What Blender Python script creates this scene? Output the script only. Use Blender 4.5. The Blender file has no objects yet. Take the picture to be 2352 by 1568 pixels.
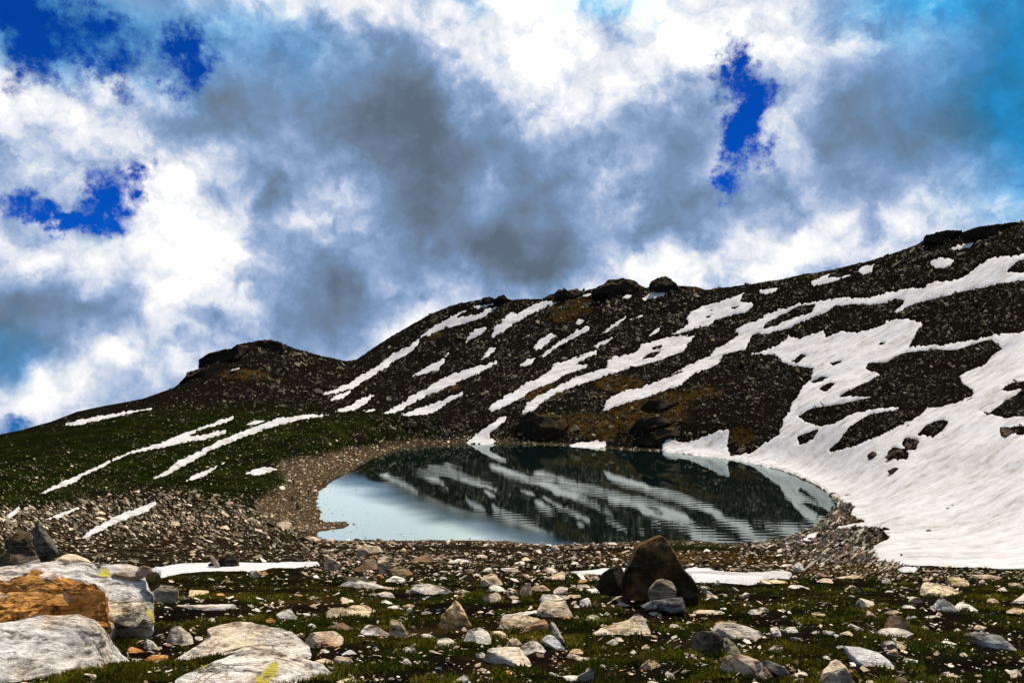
import bpy, bmesh, math, random
import numpy as np
from mathutils import Vector, Matrix

# ------------------------------------------------------------------ camera, sky, sun, exposure
SC = bpy.context.scene
COL = SC.collection
random.seed(7)
RNG = np.random.default_rng(7)
F, CX, CY, HORIZON, EYE = 1800.0, 1176.0, 784.0, 860.0, 28.0     # focal length and centre on a 2352 x 1568 frame
TILT = math.atan((HORIZON - CY) / F)
SUN_AZ, SUN_EL = math.radians(26), math.radians(63)

cam = bpy.data.cameras.new('camera')
cam.lens = F / 2352 * 36
cam.clip_start, cam.clip_end = 0.05, 6000
cam_o = bpy.data.objects.new('camera', cam)
COL.objects.link(cam_o)
cam_o.location = (0, 0, EYE)
cam_o.rotation_euler = (math.pi / 2 + TILT, 0, 0)
SC.camera = cam_o


def UV(X, Y):
    """pixel of the 2352-wide frame -> (sideways, upward) slope of its sight line per metre forward"""
    a = (np.asarray(X, float) - CX) / F
    b = (CY - np.asarray(Y, float)) / F
    fw = math.cos(TILT) - b * math.sin(TILT)
    up = math.sin(TILT) + b * math.cos(TILT)
    return a / fw, up / fw


def PIX(u, v):
    c = math.cos(TILT) + v * math.sin(TILT)
    b = (v * math.cos(TILT) - math.sin(TILT)) / c
    return CX + F * u / c, CY - F * b


def nodes_of(idb):
    idb.use_nodes = True
    nt = idb.node_tree
    nt.nodes.clear()
    return nt


class NT:
    """small helper round a node tree"""
    def __init__(self, nt):
        self.nt = nt

    def n(self, kind, **kw):
        nd = self.nt.nodes.new(kind)
        for k, v in kw.items():
            if k.startswith('i_'):
                key = k[2:]
                key = int(key) if key.isdigit() else key.replace('_', ' ')
                self.put(nd.inputs[key], v)
            else:
                setattr(nd, k, v)
        return nd

    def put(self, sock, v):
        if isinstance(v, bpy.types.NodeSocket):
            self.nt.links.new(v, sock)
        else:
            sock.default_value = v

    def math(self, op, a, b=0.0, c=0.0, clamp=False):
        nd = self.nt.nodes.new('ShaderNodeMath')
        nd.operation, nd.use_clamp = op, clamp
        for i, v in enumerate((a, b, c)):
            self.put(nd.inputs[i], v)
        return nd.outputs[0]

    def vmath(self, op, a, b=(0, 0, 0), out=0):
        nd = self.nt.nodes.new('ShaderNodeVectorMath')
        nd.operation = op
        self.put(nd.inputs[0], a)
        self.put(nd.inputs[1], b)
        return nd.outputs[out]

    def scale(self, a, s):
        nd = self.nt.nodes.new('ShaderNodeVectorMath')
        nd.operation = 'SCALE'
        self.put(nd.inputs[0], a)
        self.put(nd.inputs['Scale'], s)
        return nd.outputs[0]

    def noise(self, vec, scale, detail=4.0, rough=0.55, out='Fac', **kw):
        nd = self.n('ShaderNodeTexNoise', **kw)
        if vec is not None:
            self.put(nd.inputs['Vector'], vec)
        nd.inputs['Scale'].default_value = scale
        nd.inputs['Detail'].default_value = detail
        nd.inputs['Roughness'].default_value = rough
        return nd.outputs[out]

    def ramp(self, fac, stops, interp='LINEAR'):
        nd = self.nt.nodes.new('ShaderNodeValToRGB')
        cr = nd.color_ramp
        cr.interpolation = interp
        while len(cr.elements) < len(stops):
            cr.elements.new(0.5)
        for e, (p, c) in zip(cr.elements, stops):
            e.position = p
            e.color = (*c, 1) if len(c) == 3 else c
        self.put(nd.inputs[0], fac)
        return nd.outputs[0]

    def step(self, x, lo, hi, a=0.0, b=1.0):
        nd = self.n('ShaderNodeMapRange', interpolation_type='SMOOTHSTEP')
        for i, v in enumerate((x, lo, hi, a, b)):
            self.put(nd.inputs[i], v)
        return nd.outputs[0]

    def mix(self, fac, a, b, blend='MIX'):
        nd = self.n('ShaderNodeMix', data_type='RGBA', blend_type=blend)
        self.put(nd.inputs[0], fac)
        for s, v in ((nd.inputs[6], a), (nd.inputs[7], b)):
            self.put(s, v if isinstance(v, bpy.types.NodeSocket) else ((*v, 1) if len(v) == 3 else v))
        return nd.outputs[2]


# ---- the sky: Nishita blue seen through gaps in a layer of broken cloud, all by direction
world = bpy.data.worlds.new('World')
SC.world = world
W = NT(nodes_of(world))
sky = W.n('ShaderNodeTexSky', sky_type='NISHITA', sun_disc=False)
sky.sun_elevation, sky.sun_rotation = SUN_EL, SUN_AZ
sky.altitude, sky.air_density, sky.dust_density, sky.ozone_density = 4200, 1.0, 0.3, 2.0
direc = W.n('ShaderNodeTexCoord').outputs['Generated']
sep = W.n('ShaderNodeSeparateXYZ', i_0=direc)
az = W.math('ARCTAN2', sep.outputs[0], sep.outputs[1])
el = W.math('ARCSINE', sep.outputs[2])
azel = W.n('ShaderNodeCombineXYZ', i_0=az, i_1=el).outputs[0]
warp = W.scale(W.vmath('SUBTRACT', W.noise(direc, 5.0, 6, 0.6, out='Color'), (0.5, 0.5, 0.5)), 0.17)
warp_f = W.scale(W.vmath('SUBTRACT', W.noise(direc, 22.0, 5, 0.62, out='Color'), (0.5, 0.5, 0.5)), 0.05)
P = W.vmath('ADD', W.vmath('ADD', azel, warp), warp_f)
# cloud masses: (x, y, half-width, half-height, turn in degrees, brightness); x and y on the 2352-wide frame
CLOUDS = [
    # sunlit masses
    (1310, 130, 300, 300, 0, .62), (1260, 60, 240, 150, 0, .4), (1640, 40, 260, 190, 0, .55), (870, 30, 430, 120, 0, .42),
    (1120, 180, 240, 110, -38, .3), (1620, 150, 200, 130, 20, .3), (430, 530, 250, 210, 0, .75), (330, 470, 130, 120, 0, .3), (500, 640, 260, 190, -15, .45), (60, 300, 240, 200, 0, .5),
    (260, 330, 260, 100, -12, .45), (215, 215, 110, 70, 20, .55), (345, 185, 70, 55, 0, .5), (110, 590, 230, 110, 5, .6),
    (90, 890, 330, 170, -10, .6), (420, 800, 330, 150, -10, .45), (150, 745, 110, 60, -30, .2), (800, 500, 150, 120, 0, .55),
    (1115, 465, 70, 90, 0, .42), (1425, 430, 115, 105, 20, .6), (1000, 690, 300, 110, 0, .38), (1600, 610, 480, 110, 8, .4),
    (1500, 580, 200, 80, 12, .3), (2150, 520, 460, 120, 10, .42), (1700, 520, 200, 170, -10, .25), (1960, 70, 250, 90, 35, .32),
    (1800, 260, 90, 230, 5, .35), (1640, 330, 60, 150, 0, .3), (640, 330, 120, 120, 60, .22), (1330, 260, 150, 110, 0, .3),
    (560, 80, 200, 90, 0, .12), (1000, 800, 300, 120, 0, .3), (860, 600, 120, 60, 0, .25), (1850, 600, 300, 90, 8, .2),
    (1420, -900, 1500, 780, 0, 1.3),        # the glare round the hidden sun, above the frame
    # shaded masses
    (930, 260, 330, 200, 10, -.42), (1020, 400, 230, 260, 15, -.38), (940, 560, 120, 170, 8, -.42), (1250, 500, 280, 170, 0, -.42),
    (1220, 590, 210, 80, 0, -.3), (1530, 330, 170, 200, 0, -.42), (700, 650, 230, 130, 18, -.72), (800, 730, 200, 90, 10, -.3),
    (470, 700, 90, 60, 0, -.42), (120, 720, 260, 120, 0, -.75), (30, 800, 120, 70, 0, -.4), (470, 260, 420, 90, -4, -.45),
    (2000, 330, 360, 190, 0, -.34), (2230, 230, 320, 300, 0, -.26), (1075, 20, 110, 60, 0, -.6), (1150, 90, 70, 90, -35, -.3),
    (1430, 60, 90, 110, 0, -.55), (648, 455, 50, 80, 0, -.5), (1540, 480, 160, 90, 0, -.22), (620, 420, 160, 120, 0, -.18), (1980, 20, 170, 60, 0, -.2),
]
GAPS = [(100, 80, 260, 150, -12, 0.80), (20, 40, 160, 90, 0, 0.48), (220, 60, 130, 120, 0, 0.40), (430, 115, 120, 85, 10, 0.88), (190, 445, 140, 80, 25, 0.9), (290, 400, 80, 40, 20, 0.56),
        (80, 470, 150, 45, -10, 0.68), (15, 475, 90, 40, 0, 0.40), (235, 490, 90, 50, 0, 0.48), (0, 990, 110, 60, 0, 0.72), (1716, 140, 40, 95, -10, 0.80), (1703, 285, 85, 150, 4, 1.15), (1693, 330, 60, 70, 0, 0.32)]
THIN = [(2420, 60, 500, 460, 0, 1.0), (2380, 330, 240, 260, 0, .5), (60, 20, 620, 150, 0, .9), (1440, 20, 170, 80, 0, .8), (1060, 10, 120, 60, 0, .6), (620, 120, 220, 120, 0, .35), (20, 780, 90, 70, 0, .6), (2050, 20, 260, 90, 0, .5)]


def masses(lst, coord):
    total = None
    start = coord
    for n_, (x, y, rx, ry, turn, amp) in enumerate(lst):
        if n_ and n_ % 6 == 0:      # keeps the masses evaluated one after another, within the shader's stack
            nd = W.nt.nodes.new('ShaderNodeVectorMath')
            nd.operation = 'MULTIPLY_ADD'
            W.put(nd.inputs[0], total)
            nd.inputs[1].default_value = (1e-9, 1e-9, 1e-9)
            W.put(nd.inputs[2], start)
            coord = nd.outputs[0]
        u, v = UV(x, y)
        u, v = float(u), float(v)
        a0, e0 = math.atan(u), math.atan(v / math.hypot(1, u))
        kx = math.cos(a0) ** 1.6 / F
        mp = W.n('ShaderNodeMapping', vector_type='TEXTURE', i_Vector=coord)
        mp.inputs['Location'].default_value = (a0, e0, 0)
        mp.inputs['Rotation'].default_value = (0, 0, math.radians(turn))
        mp.inputs['Scale'].default_value = (rx * kx, ry * math.cos(a0) / F, 1)
        q = W.vmath('LENGTH', mp.outputs[0], out=1)
        b = W.step(q, 0.0, 1.25, amp, 0.0)
        total = b if total is None else W.math('ADD', total, b)
    return total


wdir = W.vmath('ADD', direc, warp_f)
fine = W.noise(wdir, 7.5, 6, 0.52)
big = W.noise(direc, 3.2, 3, 0.5)
shape = W.math('ADD', W.math('MULTIPLY', masses(CLOUDS, P), 0.60), 0.46)
shape = W.math('ADD', shape, W.math('MULTIPLY', W.math('SUBTRACT', fine, 0.5), 0.55))
shape = W.math('ADD', shape, W.math('MULTIPLY', W.math('SUBTRACT', big, 0.5), 0.25))
# billows: rounded puffs with darker creases, brighter on the side turned to the sun; strongest in the bright heaps
puff = W.math('ABSOLUTE', W.math('SUBTRACT', W.noise(wdir, 13.0, 3, 0.5), 0.5))
base_n = W.noise(wdir, 10.0, 6, 0.56)
lit = W.noise(W.vmath('ADD', wdir, (.005, .0, .020)), 10.0, 6, 0.56)
relief = W.math('ADD', W.math('MULTIPLY', W.math('SUBTRACT', base_n, lit), 1.9), W.math('MULTIPLY', W.math('SUBTRACT', puff, .09), 1.1))
soft = W.step(shape, .95, 1.5, 0.0, 1.0)
lum = W.math('ADD', shape, W.math('MULTIPLY', relief, W.step(shape, .25, .75, .35, 1.0)))
lum = W.math('SUBTRACT', lum, W.math('MULTIPLY', soft, .12))
cloud = W.ramp(lum, [(0.0, (.11, .15, .21)), (.16, (.15, .215, .315)), (.32, (.185, .295, .48)), (.47, (.29, .41, .63)), (.62, (.48, .57, .76)), (.78, (.76, .80, .88)), (.92, (.93, .94, .97)), (1.0, (1.08, 1.08, 1.08))])
thin = W.math('MULTIPLY', masses(THIN, P), W.step(lum, .55, 1.0, 1.0, .25), clamp=True)
cloud = W.mix(thin, cloud, W.mix(1.0, cloud, (.12, .82, 1.12), 'MULTIPLY'))
gm = masses(GAPS, W.vmath('ADD', P, warp_f))
gap = W.math('ADD', gm, W.math('MULTIPLY', W.math('SUBTRACT', W.noise(direc, 24.0, 8, 0.68), 0.5), 3.1))
gap = W.math('MULTIPLY', W.step(gap, .12, 1.05), W.step(gm, .03, .3))
blue = W.mix(1.0, sky.outputs[0], (.006, .27, .92), 'MULTIPLY')
final = W.mix(gap, W.scale(cloud, 10.0), blue)
bg = W.n('ShaderNodeBackground', i_Color=final, i_Strength=0.083)
out = W.n('ShaderNodeOutputWorld', i_Surface=bg.outputs[0])
world.cycles.sampling_method = 'MANUAL'
world.cycles.sample_map_resolution = 256

sun = bpy.data.lights.new('sun', 'SUN')
sun.energy, sun.angle, sun.color = 5.0, math.radians(1.0), (1.0, .91, .77)
sun_o = bpy.data.objects.new('sun', sun)
COL.objects.link(sun_o)
sd_ = Vector((math.sin(SUN_AZ) * math.cos(SUN_EL), math.cos(SUN_AZ) * math.cos(SUN_EL), math.sin(SUN_EL)))
sun_o.rotation_euler = sd_.to_track_quat('Z', 'Y').to_euler()
sun_o.location = sd_ * 300

vs = SC.view_settings
vs.view_transform, vs.look, vs.exposure, vs.gamma = 'Standard', 'None', 0.27, 1.0
vs.use_curve_mapping = False


# ------------------------------------------------------------------ helpers: noise, meshes, materials
def vnoise(p, seed=0):
    """value-gradient noise on an (n, 2) or (n, 3) array, about -1..1"""
    p = np.asarray(p, np.float64)
    dim = p.shape[1]
    ip = np.floor(p).astype(np.int64)
    fp = p - ip
    w = fp * fp * fp * (fp * (fp * 6 - 15) + 10)
    total = np.zeros(len(p))
    prime = np.array([374761393, 668265263, 2147483647][:dim], np.int64)
    for corner in range(1 << dim):
        off = np.array([(corner >> k) & 1 for k in range(dim)], np.int64)
        h = ((ip + off) * prime).sum(1) + seed * 1442695041
        h = (h ^ (h >> 13)) * 1274126177 & 0xFFFFFFFF
        h = (h ^ (h >> 16)) * 2246822519 & 0xFFFFFFFF
        d = fp - off
        g = ((h & 0x3FF) / 511.5 - 1) * d[:, 0] + (((h >> 10) & 0x3FF) / 511.5 - 1) * d[:, 1]
        if dim == 3:
            g = g + (((h >> 20) & 0x3FF) / 511.5 - 1) * d[:, 2]
        k = np.ones(len(p))
        for j in range(dim):
            k = k * (w[:, j] if off[j] else 1 - w[:, j])
        total += g * k
    return total * 1.6


def fbm(p, octaves=4, seed=0, gain=0.5, ridged=False):
    a, s, t = 1.0, 0.0, 0.0
    q = np.asarray(p, float)
    for o in range(octaves):
        n = vnoise(q, seed + o * 17)
        s = s + a * ((1 - 2 * np.abs(n)) if ridged else n)
        t += a
        a *= gain
        q = q * 2.03 + 11.7
    return s / t


def smooth(x, lo, hi):
    t = np.clip((x - lo) / (hi - lo), 0, 1)
    return t * t * (3 - 2 * t)


def mesh_from(name, verts, faces, material=None, smooth_shade=False):
    me = bpy.data.meshes.new(name)
    verts = np.ascontiguousarray(verts, np.float32)
    faces = np.ascontiguousarray(faces, np.int32)
    n, k = faces.shape
    me.vertices.add(len(verts))
    me.vertices.foreach_set('co', verts.ravel())
    me.loops.add(n * k)
    me.loops.foreach_set('vertex_index', faces.ravel())
    me.polygons.add(n)
    me.polygons.foreach_set('loop_start', np.arange(0, n * k, k, dtype=np.int32))
    me.polygons.foreach_set('use_smooth', np.full(n, smooth_shade))
    me.update(calc_edges=True)
    if material:
        me.materials.append(material)
    return me


def link(name, me, parent=None):
    o = bpy.data.objects.new(name, me)
    COL.objects.link(o)
    if parent:
        o.parent = parent
    return o


def tag(o, label=None, cat=None, group=None, kind=None):
    for k, v in (('label', label), ('category', cat), ('group', group), ('kind', kind)):
        if v:
            o[k] = v
    return o


def vcol(me, name, arr):
    at = me.attributes.new(name, 'FLOAT_COLOR', 'POINT')
    a = np.ones((len(arr), 4), np.float32)
    a[:, :arr.shape[1]] = arr
    at.data.foreach_set('color', a.ravel())


def poly_sd(P, poly):
    """signed distance of (n, 2) points to a closed polygon, positive inside"""
    poly = np.asarray(poly, float)
    d2 = np.full(len(P), 1e18)
    inside = np.zeros(len(P), bool)
    for i in range(len(poly)):
        a, b = poly[i - 1], poly[i]
        e = b - a
        w = P - a
        t = np.clip((w @ e) / max(e @ e, 1e-12), 0, 1)
        q = w - t[:, None] * e
        d2 = np.minimum(d2, (q * q).sum(1))
        c = ((a[1] <= P[:, 1]) & (b[1] > P[:, 1])) | ((b[1] <= P[:, 1]) & (a[1] > P[:, 1]))
        if abs(e[1]) > 1e-12:
            inside ^= c & (P[:, 0] < a[0] + (P[:, 1] - a[1]) / e[1] * e[0])
    return np.sqrt(d2) * np.where(inside, 1, -1)


CROP = {1: (0, 1900, .42517), 2: (900, 1900, .42517), 3: (1800, 1900, .42517), 4: (2800, 1900, .44218), 5: (0, 1200, .54842),
        6: (1200, 1000, .67594), 7: (2500, 800, .57388), 8: (2500, 1500, .56973), 9: (1700, 1000, .38265), 10: (1900, 1480, .34014), 11: (1030, 1760, .12755)}


def px(c, x, y):
    """sketch-sheet coordinates -> the 2352-wide frame"""
    ox, oy, s = CROP[c]
    return ((ox + x * s) / 1.632653, (oy + y * s) / 1.632653)


def pts(*runs):
    """pts(sheet, [x, y, x, y ...], sheet, [...]) -> polygon on the 2352-wide frame"""
    r = []
    for c, l in zip(runs[::2], runs[1::2]):
        r += [px(c, l[i], l[i + 1]) for i in range(0, len(l), 2)]
    return r


# ------------------------------------------------------------------ materials
def material(name):
    m = bpy.data.materials.new(name)
    return m, NT(nodes_of(m))


def finish(N, color, rough=0.9, bump=None, dist=0.02, strength=1.0, spec=0.2):
    b = N.n('ShaderNodeBsdfPrincipled')
    N.put(b.inputs['Base Color'], color)
    N.put(b.inputs['Roughness'], rough)
    b.inputs['Specular IOR Level'].default_value = spec
    if bump is not None:
        bp = N.n('ShaderNodeBump', i_Height=bump, i_Distance=dist, i_Strength=strength)
        N.put(b.inputs['Normal'], bp.outputs[0])
    N.n('ShaderNodeOutputMaterial', i_Surface=b.outputs[0])
    return b


# ground: dark soil, with turf, brown moss and gravel where the cover attribute says so
M_ground, N = material('ground_cover')
cov = N.n('ShaderNodeVertexColor', layer_name='cover').outputs[0]
cs = N.n('ShaderNodeSeparateColor', i_0=cov)
pos = N.n('ShaderNodeNewGeometry').outputs['Position']
n_f = N.noise(pos, 9.0, 6, .7)
n_m = N.noise(pos, 1.3, 6, .65)
n_l = N.noise(pos, 0.16, 7, .65)
soil = N.ramp(n_m, [(.3, (.002, .0016, .0012)), (.55, (.006, .0045, .003)), (.75, (.018, .013, .008))])
turf = N.ramp(N.math('ADD', N.math('MULTIPLY', n_f, .5), N.math('MULTIPLY', n_l, .5)), [(.36, (.0012, .0018, .0005)), (.5, (.0042, .0065, .0009)), (.68, (.024, .030, .003))])
moss = N.ramp(N.math('ADD', N.math('MULTIPLY', n_m, .55), N.math('MULTIPLY', n_l, .45)), [(.38, (.006, .0035, .001)), (.55, (.05, .028, .006)), (.7, (.13, .075, .016))])
grav = N.ramp(n_m, [(.34, (.009, .006, .003)), (.5, (.042, .028, .013)), (.68, (.11, .078, .042))])
c = N.mix(cs.outputs[0], soil, turf)
c = N.mix(cs.outputs[1], c, moss)
c = N.mix(cs.outputs[2], c, grav)
finish(N, c, .95, N.math('ADD', n_m, N.math('MULTIPLY', n_f, .3)), .25, .7, spec=.0)

# loose stones of the scree, coloured by a per-stone tint
M_scree, N = material('scree_stone')
tint = N.n('ShaderNodeVertexColor', layer_name='tint').outputs[0]
pos = N.n('ShaderNodeNewGeometry').outputs['Position']
nn = N.noise(pos, 3.0, 4, .6)
finish(N, N.mix(1.0, tint, N.ramp(nn, [(.3, (.55, .55, .55)), (.7, (1.25, 1.22, 1.18))]), 'MULTIPLY'), .85, spec=.15)

# snow: old, granular, faintly dirty in streaks and runnels
M_snow, N = material('old_snow')
pos = N.n('ShaderNodeNewGeometry').outputs['Position']
mp = N.n('ShaderNodeMapping', i_Vector=pos)
mp.inputs['Rotation'].default_value = (0, 0, math.radians(-32))
mp.inputs['Scale'].default_value = (.05, .16, .1)
st = N.noise(mp.outputs[0], 1.6, 8, .68)
cup = N.n('ShaderNodeTexVoronoi', i_Vector=pos, i_Scale=.55).outputs['Distance']
gr = N.noise(pos, .5, 8, .7)
dirt = N.math('ADD', N.math('MULTIPLY', st, .55), N.math('MULTIPLY', gr, .45))
snow_c = N.ramp(dirt, [(.32, (.55, .54, .54)), (.46, (.50, .485, .475)), (.54, (.42, .395, .375)), (.64, (.22, .19, .16))])
iso = N.noise(mp.outputs[0], .55, 7, .62)
line = None
for lv_ in (.36, .41, .455, .5, .545, .6):
    l_ = N.step(N.math('ABSOLUTE', N.math('SUBTRACT', iso, lv_)), .0, .0045, .75, 0.0)
    line = l_ if line is None else N.math('MAXIMUM', line, l_)
line = N.math('MULTIPLY', line, N.step(N.noise(pos, .07, 4, .6), .44, .56))
snow_c = N.mix(line, snow_c, (.24, .20, .16))
finish(N, snow_c, .65, N.math('ADD', N.math('MULTIPLY', cup, .5), N.math('ADD', gr, st)), .22, .5, spec=.1)

# water
M_water, N = material('lake_water')
pos = N.n('ShaderNodeNewGeometry').outputs['Position']
mp = N.n('ShaderNodeMapping', i_Vector=pos)
mp.inputs['Rotation'].default_value = (0, 0, math.radians(18))
mp.inputs['Scale'].default_value = (.35, 1.5, 1)
rip = N.noise(mp.outputs[0], 1.0, 4, .5)
wv = N.n('ShaderNodeTexWave', wave_type='BANDS', bands_direction='Y', i_Vector=mp.outputs[0], i_Scale=.085, i_Distortion=2.2, i_Detail=2.0)
area = N.step(N.noise(pos, .03, 2, .5), .42, .60)
h = N.math('ADD', N.math('MULTIPLY', rip, .35), N.math('MULTIPLY', N.math('MULTIPLY', wv.outputs['Fac'], area), .75))
h = N.math('ADD', h, N.math('MULTIPLY', N.noise(pos, .25, 3, .5), .35))
bp = N.n('ShaderNodeBump', i_Height=h, i_Distance=.006, i_Strength=1.0)
sp = N.n('ShaderNodeSeparateXYZ', i_0=pos)       # near left end ruffled, with extra reflectivity put in to brighten the mirrored sky
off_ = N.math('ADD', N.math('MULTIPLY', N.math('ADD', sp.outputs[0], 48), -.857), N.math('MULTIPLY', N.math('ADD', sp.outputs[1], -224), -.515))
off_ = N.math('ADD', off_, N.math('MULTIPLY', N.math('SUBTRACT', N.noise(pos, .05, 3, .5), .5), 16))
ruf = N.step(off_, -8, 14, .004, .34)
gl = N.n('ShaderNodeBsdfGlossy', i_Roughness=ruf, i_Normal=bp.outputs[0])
gl.inputs['Color'].default_value = (.84, .97, .94, 1)
df = N.n('ShaderNodeBsdfDiffuse')
df.inputs['Color'].default_value = (.0015, .006, .005, 1)
fr = N.n('ShaderNodeFresnel', i_IOR=1.9, i_Normal=bp.outputs[0])
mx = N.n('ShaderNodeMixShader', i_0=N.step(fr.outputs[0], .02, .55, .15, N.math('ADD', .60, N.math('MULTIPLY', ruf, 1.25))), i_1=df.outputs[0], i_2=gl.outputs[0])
N.n('ShaderNodeOutputMaterial', i_Surface=mx.outputs[0])


# rocks: banded gneiss tinted by the object's own colour, rust stains, lichen, moss on the dark ones
def rock_material(name, rust=.35, lichen=.2, moss=0.0, contrast=1.0, vein=.5):
    m, N = material(name)
    oi = N.n('ShaderNodeObjectInfo')
    base = oi.outputs['Color']
    tc = N.n('ShaderNodeTexCoord').outputs['Object']
    off = N.scale((1.0, 1.7, 2.3), N.math('MULTIPLY', oi.outputs['Random'], 40))
    p = N.vmath('ADD', tc, off)
    mp = N.n('ShaderNodeMapping', i_Vector=p)
    mp.inputs['Scale'].default_value = (2.0, 5.0, 9.0)
    mp.inputs['Rotation'].default_value = (.25, .35, .4)
    band = N.noise(mp.outputs[0], 2.2, 8, .66, i_Distortion=.8)
    big = N.noise(p, 3.2, 6, .6)
    fine = N.noise(p, 34.0, 6, .72)
    hue = N.noise(p, 1.5, 5, .6)
    if not moss:
        base = N.mix(N.step(hue, .50, .62, 0, .55), base, N.mix(1.0, base, (1.15, .95, .72), 'MULTIPLY'))
        base = N.mix(N.step(hue, .48, .36, 0, .6), base, N.mix(1.0, base, (.82, .85, .88), 'MULTIPLY'))
    k = N.math('ADD', N.math('MULTIPLY', N.math('SUBTRACT', band, .5), .95 * contrast), N.math('MULTIPLY', N.math('SUBTRACT', big, .5), .6))
    k = N.math('ADD', N.math('ADD', k, .615), N.math('MULTIPLY', N.math('SUBTRACT', fine, .5), .5))
    c = N.mix(1.0, base, N.ramp(k, [(.42, (.12, .11, .10)), (.51, (.46, .44, .42)), (.58, (.86, .84, .82)), (.66, (1.12, 1.11, 1.10)), (.78, (1.4, 1.38, 1.36))]), 'MULTIPLY')
    rs = N.step(N.noise(p, 2.4, 7, .65), .50, .64, 0, rust)
    c = N.mix(rs, c, N.mix(.6, c, (.42, .19, .04)))
    weather = N.step(N.noise(p, 2.9, 8, .7), .50, .40, 0, .62)
    c = N.mix(weather, c, N.mix(1.0, c, (.34, .33, .32), 'MULTIPLY'))
    wv = N.step(N.noise(mp.outputs[0], 1.1, 5, .5), .585, .64, 0, vein)
    c = N.mix(wv, c, N.mix(.5, c, (.75, .73, .70)))
    crk = N.noise(mp.outputs[0], .9, 5, .55)
    crack = N.step(N.math('ABSOLUTE', N.math('SUBTRACT', crk, .5)), .0, .006, .8, 0)
    crk2 = N.noise(p, 2.6, 6, .6)
    crack = N.math('MAXIMUM', crack, N.step(N.math('ABSOLUTE', N.math('SUBTRACT', crk2, .47)), .0, .005, .7, 0))
    crack = N.math('MULTIPLY', crack, N.step(N.noise(p, 2.0, 3, .5), .48, .6))
    c = N.mix(crack, c, (.012, .009, .006))
    if lichen:
        lc = N.step(N.math('ADD', N.noise(p, 5.0, 2, .5), N.math('MULTIPLY', N.math('SUBTRACT', fine, .5), .25)), .66, .69, 0, lichen)
        c = N.mix(lc, c, (.50, .40, .012))
    if moss:
        nz = N.n('ShaderNodeSeparateXYZ', i_0=N.n('ShaderNodeNewGeometry').outputs['Normal']).outputs[2]
        ms = N.math('MULTIPLY', N.step(nz, .35, .75), N.step(N.noise(p, .35, 5, .6), .42, .56, 0, moss))
        c = N.mix(ms, c, N.mix(big, (.03, .017, .004), (.15, .085, .018)))
    hgt = N.math('ADD', N.math('MULTIPLY', band, .9), N.math('ADD', N.math('MULTIPLY', fine, .35), N.math('MULTIPLY', crack, -.5)))
    finish(N, c, .85, hgt, .045 if not moss else .6, 1.0, spec=.08)
    return m


M_rock = rock_material('gneiss')
M_lich = rock_material('lichen_gneiss', rust=.8, lichen=.85, contrast=1.3, vein=.2)
M_rust = rock_material('rusty_gneiss', rust=.95, lichen=.15, contrast=1.4)
M_crag = rock_material('crag', rust=.15, lichen=0, moss=.95, vein=.1)
M_dark = rock_material('dark_boulder', rust=.6, lichen=.06, vein=.08)

# ------------------------------------------------------------------ terrain: sight-line fans of control rows, lofted into one land surface
SKY = [-700, 1120, -300, 1080, 0, 998, 50, 988, 120, 968, 180, 945, 240, 932, 330, 915, 400, 890, 425, 873, 440, 858, 462, 850, 470, 828, 500, 815, 535, 806, 545, 797,
       590, 788, 640, 791, 680, 804, 740, 819, 795, 830, 820, 826, 880, 787, 940, 752, 985, 727, 1030, 708, 1085, 695, 1115, 690, 1158, 687, 1175, 692, 1245, 690,
       1265, 680, 1300, 674, 1335, 674, 1385, 662, 1430, 652, 1460, 655, 1485, 667, 1500, 660, 1550, 660, 1600, 662, 1622, 669, 1690, 661, 1750, 653, 1800, 646,
       1850, 634, 1880, 631, 1990, 608, 2060, 586, 2115, 564, 2135, 550, 2180, 542, 2210, 542, 2260, 527, 2352, 514, 2500, 470, 3000, 420]
LX = np.array([-700, 0, 300, 600, 725, 800, 900, 1000, 1080, 1300, 1600, 1800, 1940, 2050, 2352, 3000], float)
LAYERS = [  # (rows at LX, distances at LX)
    ([1568] * 16, [4.35] * 16),
    ([1480] * 16, [5.7] * 16),
    ([1400] * 16, [8.0] * 16),
    ([1350] * 16, [12.5] * 16),
    ([1312, 1311, 1310, 1310, 1310, 1310, 1310, 1310, 1310, 1310, 1310, 1311, 1316, 1328, 1333, 1333], [22] * 12 + [20, 15.5, 14.5, 14.5]),
    ([1290, 1265, 1263, 1265, 1266, 1266, 1266, 1266, 1266, 1266, 1266, 1268, 1280, 1298, 1306, 1306], [38, 42, 46, 50, 52, 52, 52, 52, 52, 52, 52, 52, 42, 27, 23.5, 23]),
    ([1262, 1200, 1200, 1195, 1238, 1243, 1243, 1243, 1245, 1247, 1245, 1246, 1245, 1310, 1350, 1350], [60, 75, 95, 128, 133, 131, 131, 131, 131, 130, 130, 130, 122, 80, 60, 58]),
    ([1200, 1110, 1110, 1090, 1120, 1085, 1036, 1021, 1018, 1022, 1043, 1080, 1160, 1190, 1240, 1260], [120, 140, 175, 208, 194, 224, 286, 313, 319, 311, 275, 229, 165, 138, 96, 85]),
    ([1150, 1040, 962, 946, 950, 953, 958, 963, 975, 980, 985, 1000, 1080, 1090, 1120, 1150], [170, 200, 265, 300, 302, 310, 320, 333, 335, 330, 292, 255, 192, 172, 122, 105]),
    ([1130, 1020, 953, 944, 954, 957, 958, 952, 930, 900, 900, 915, 965, 975, 1000, 1040], [190, 230, 292, 332, 340, 348, 356, 362, 362, 365, 326, 288, 228, 205, 147, 125]),
    ([1110, 1008, 936, 878, 890, 897, 880, 830, 815, 800, 800, 815, 835, 838, 830, 850], [210, 255, 330, 392, 415, 432, 455, 470, 462, 430, 385, 335, 288, 262, 197, 165]),
]
RIDGE_D = [230, 280, 366, 445, 495, 522, 545, 560, 545, 505, 468, 418, 385, 362, 302, 255]
NCOL = 1000
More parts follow.
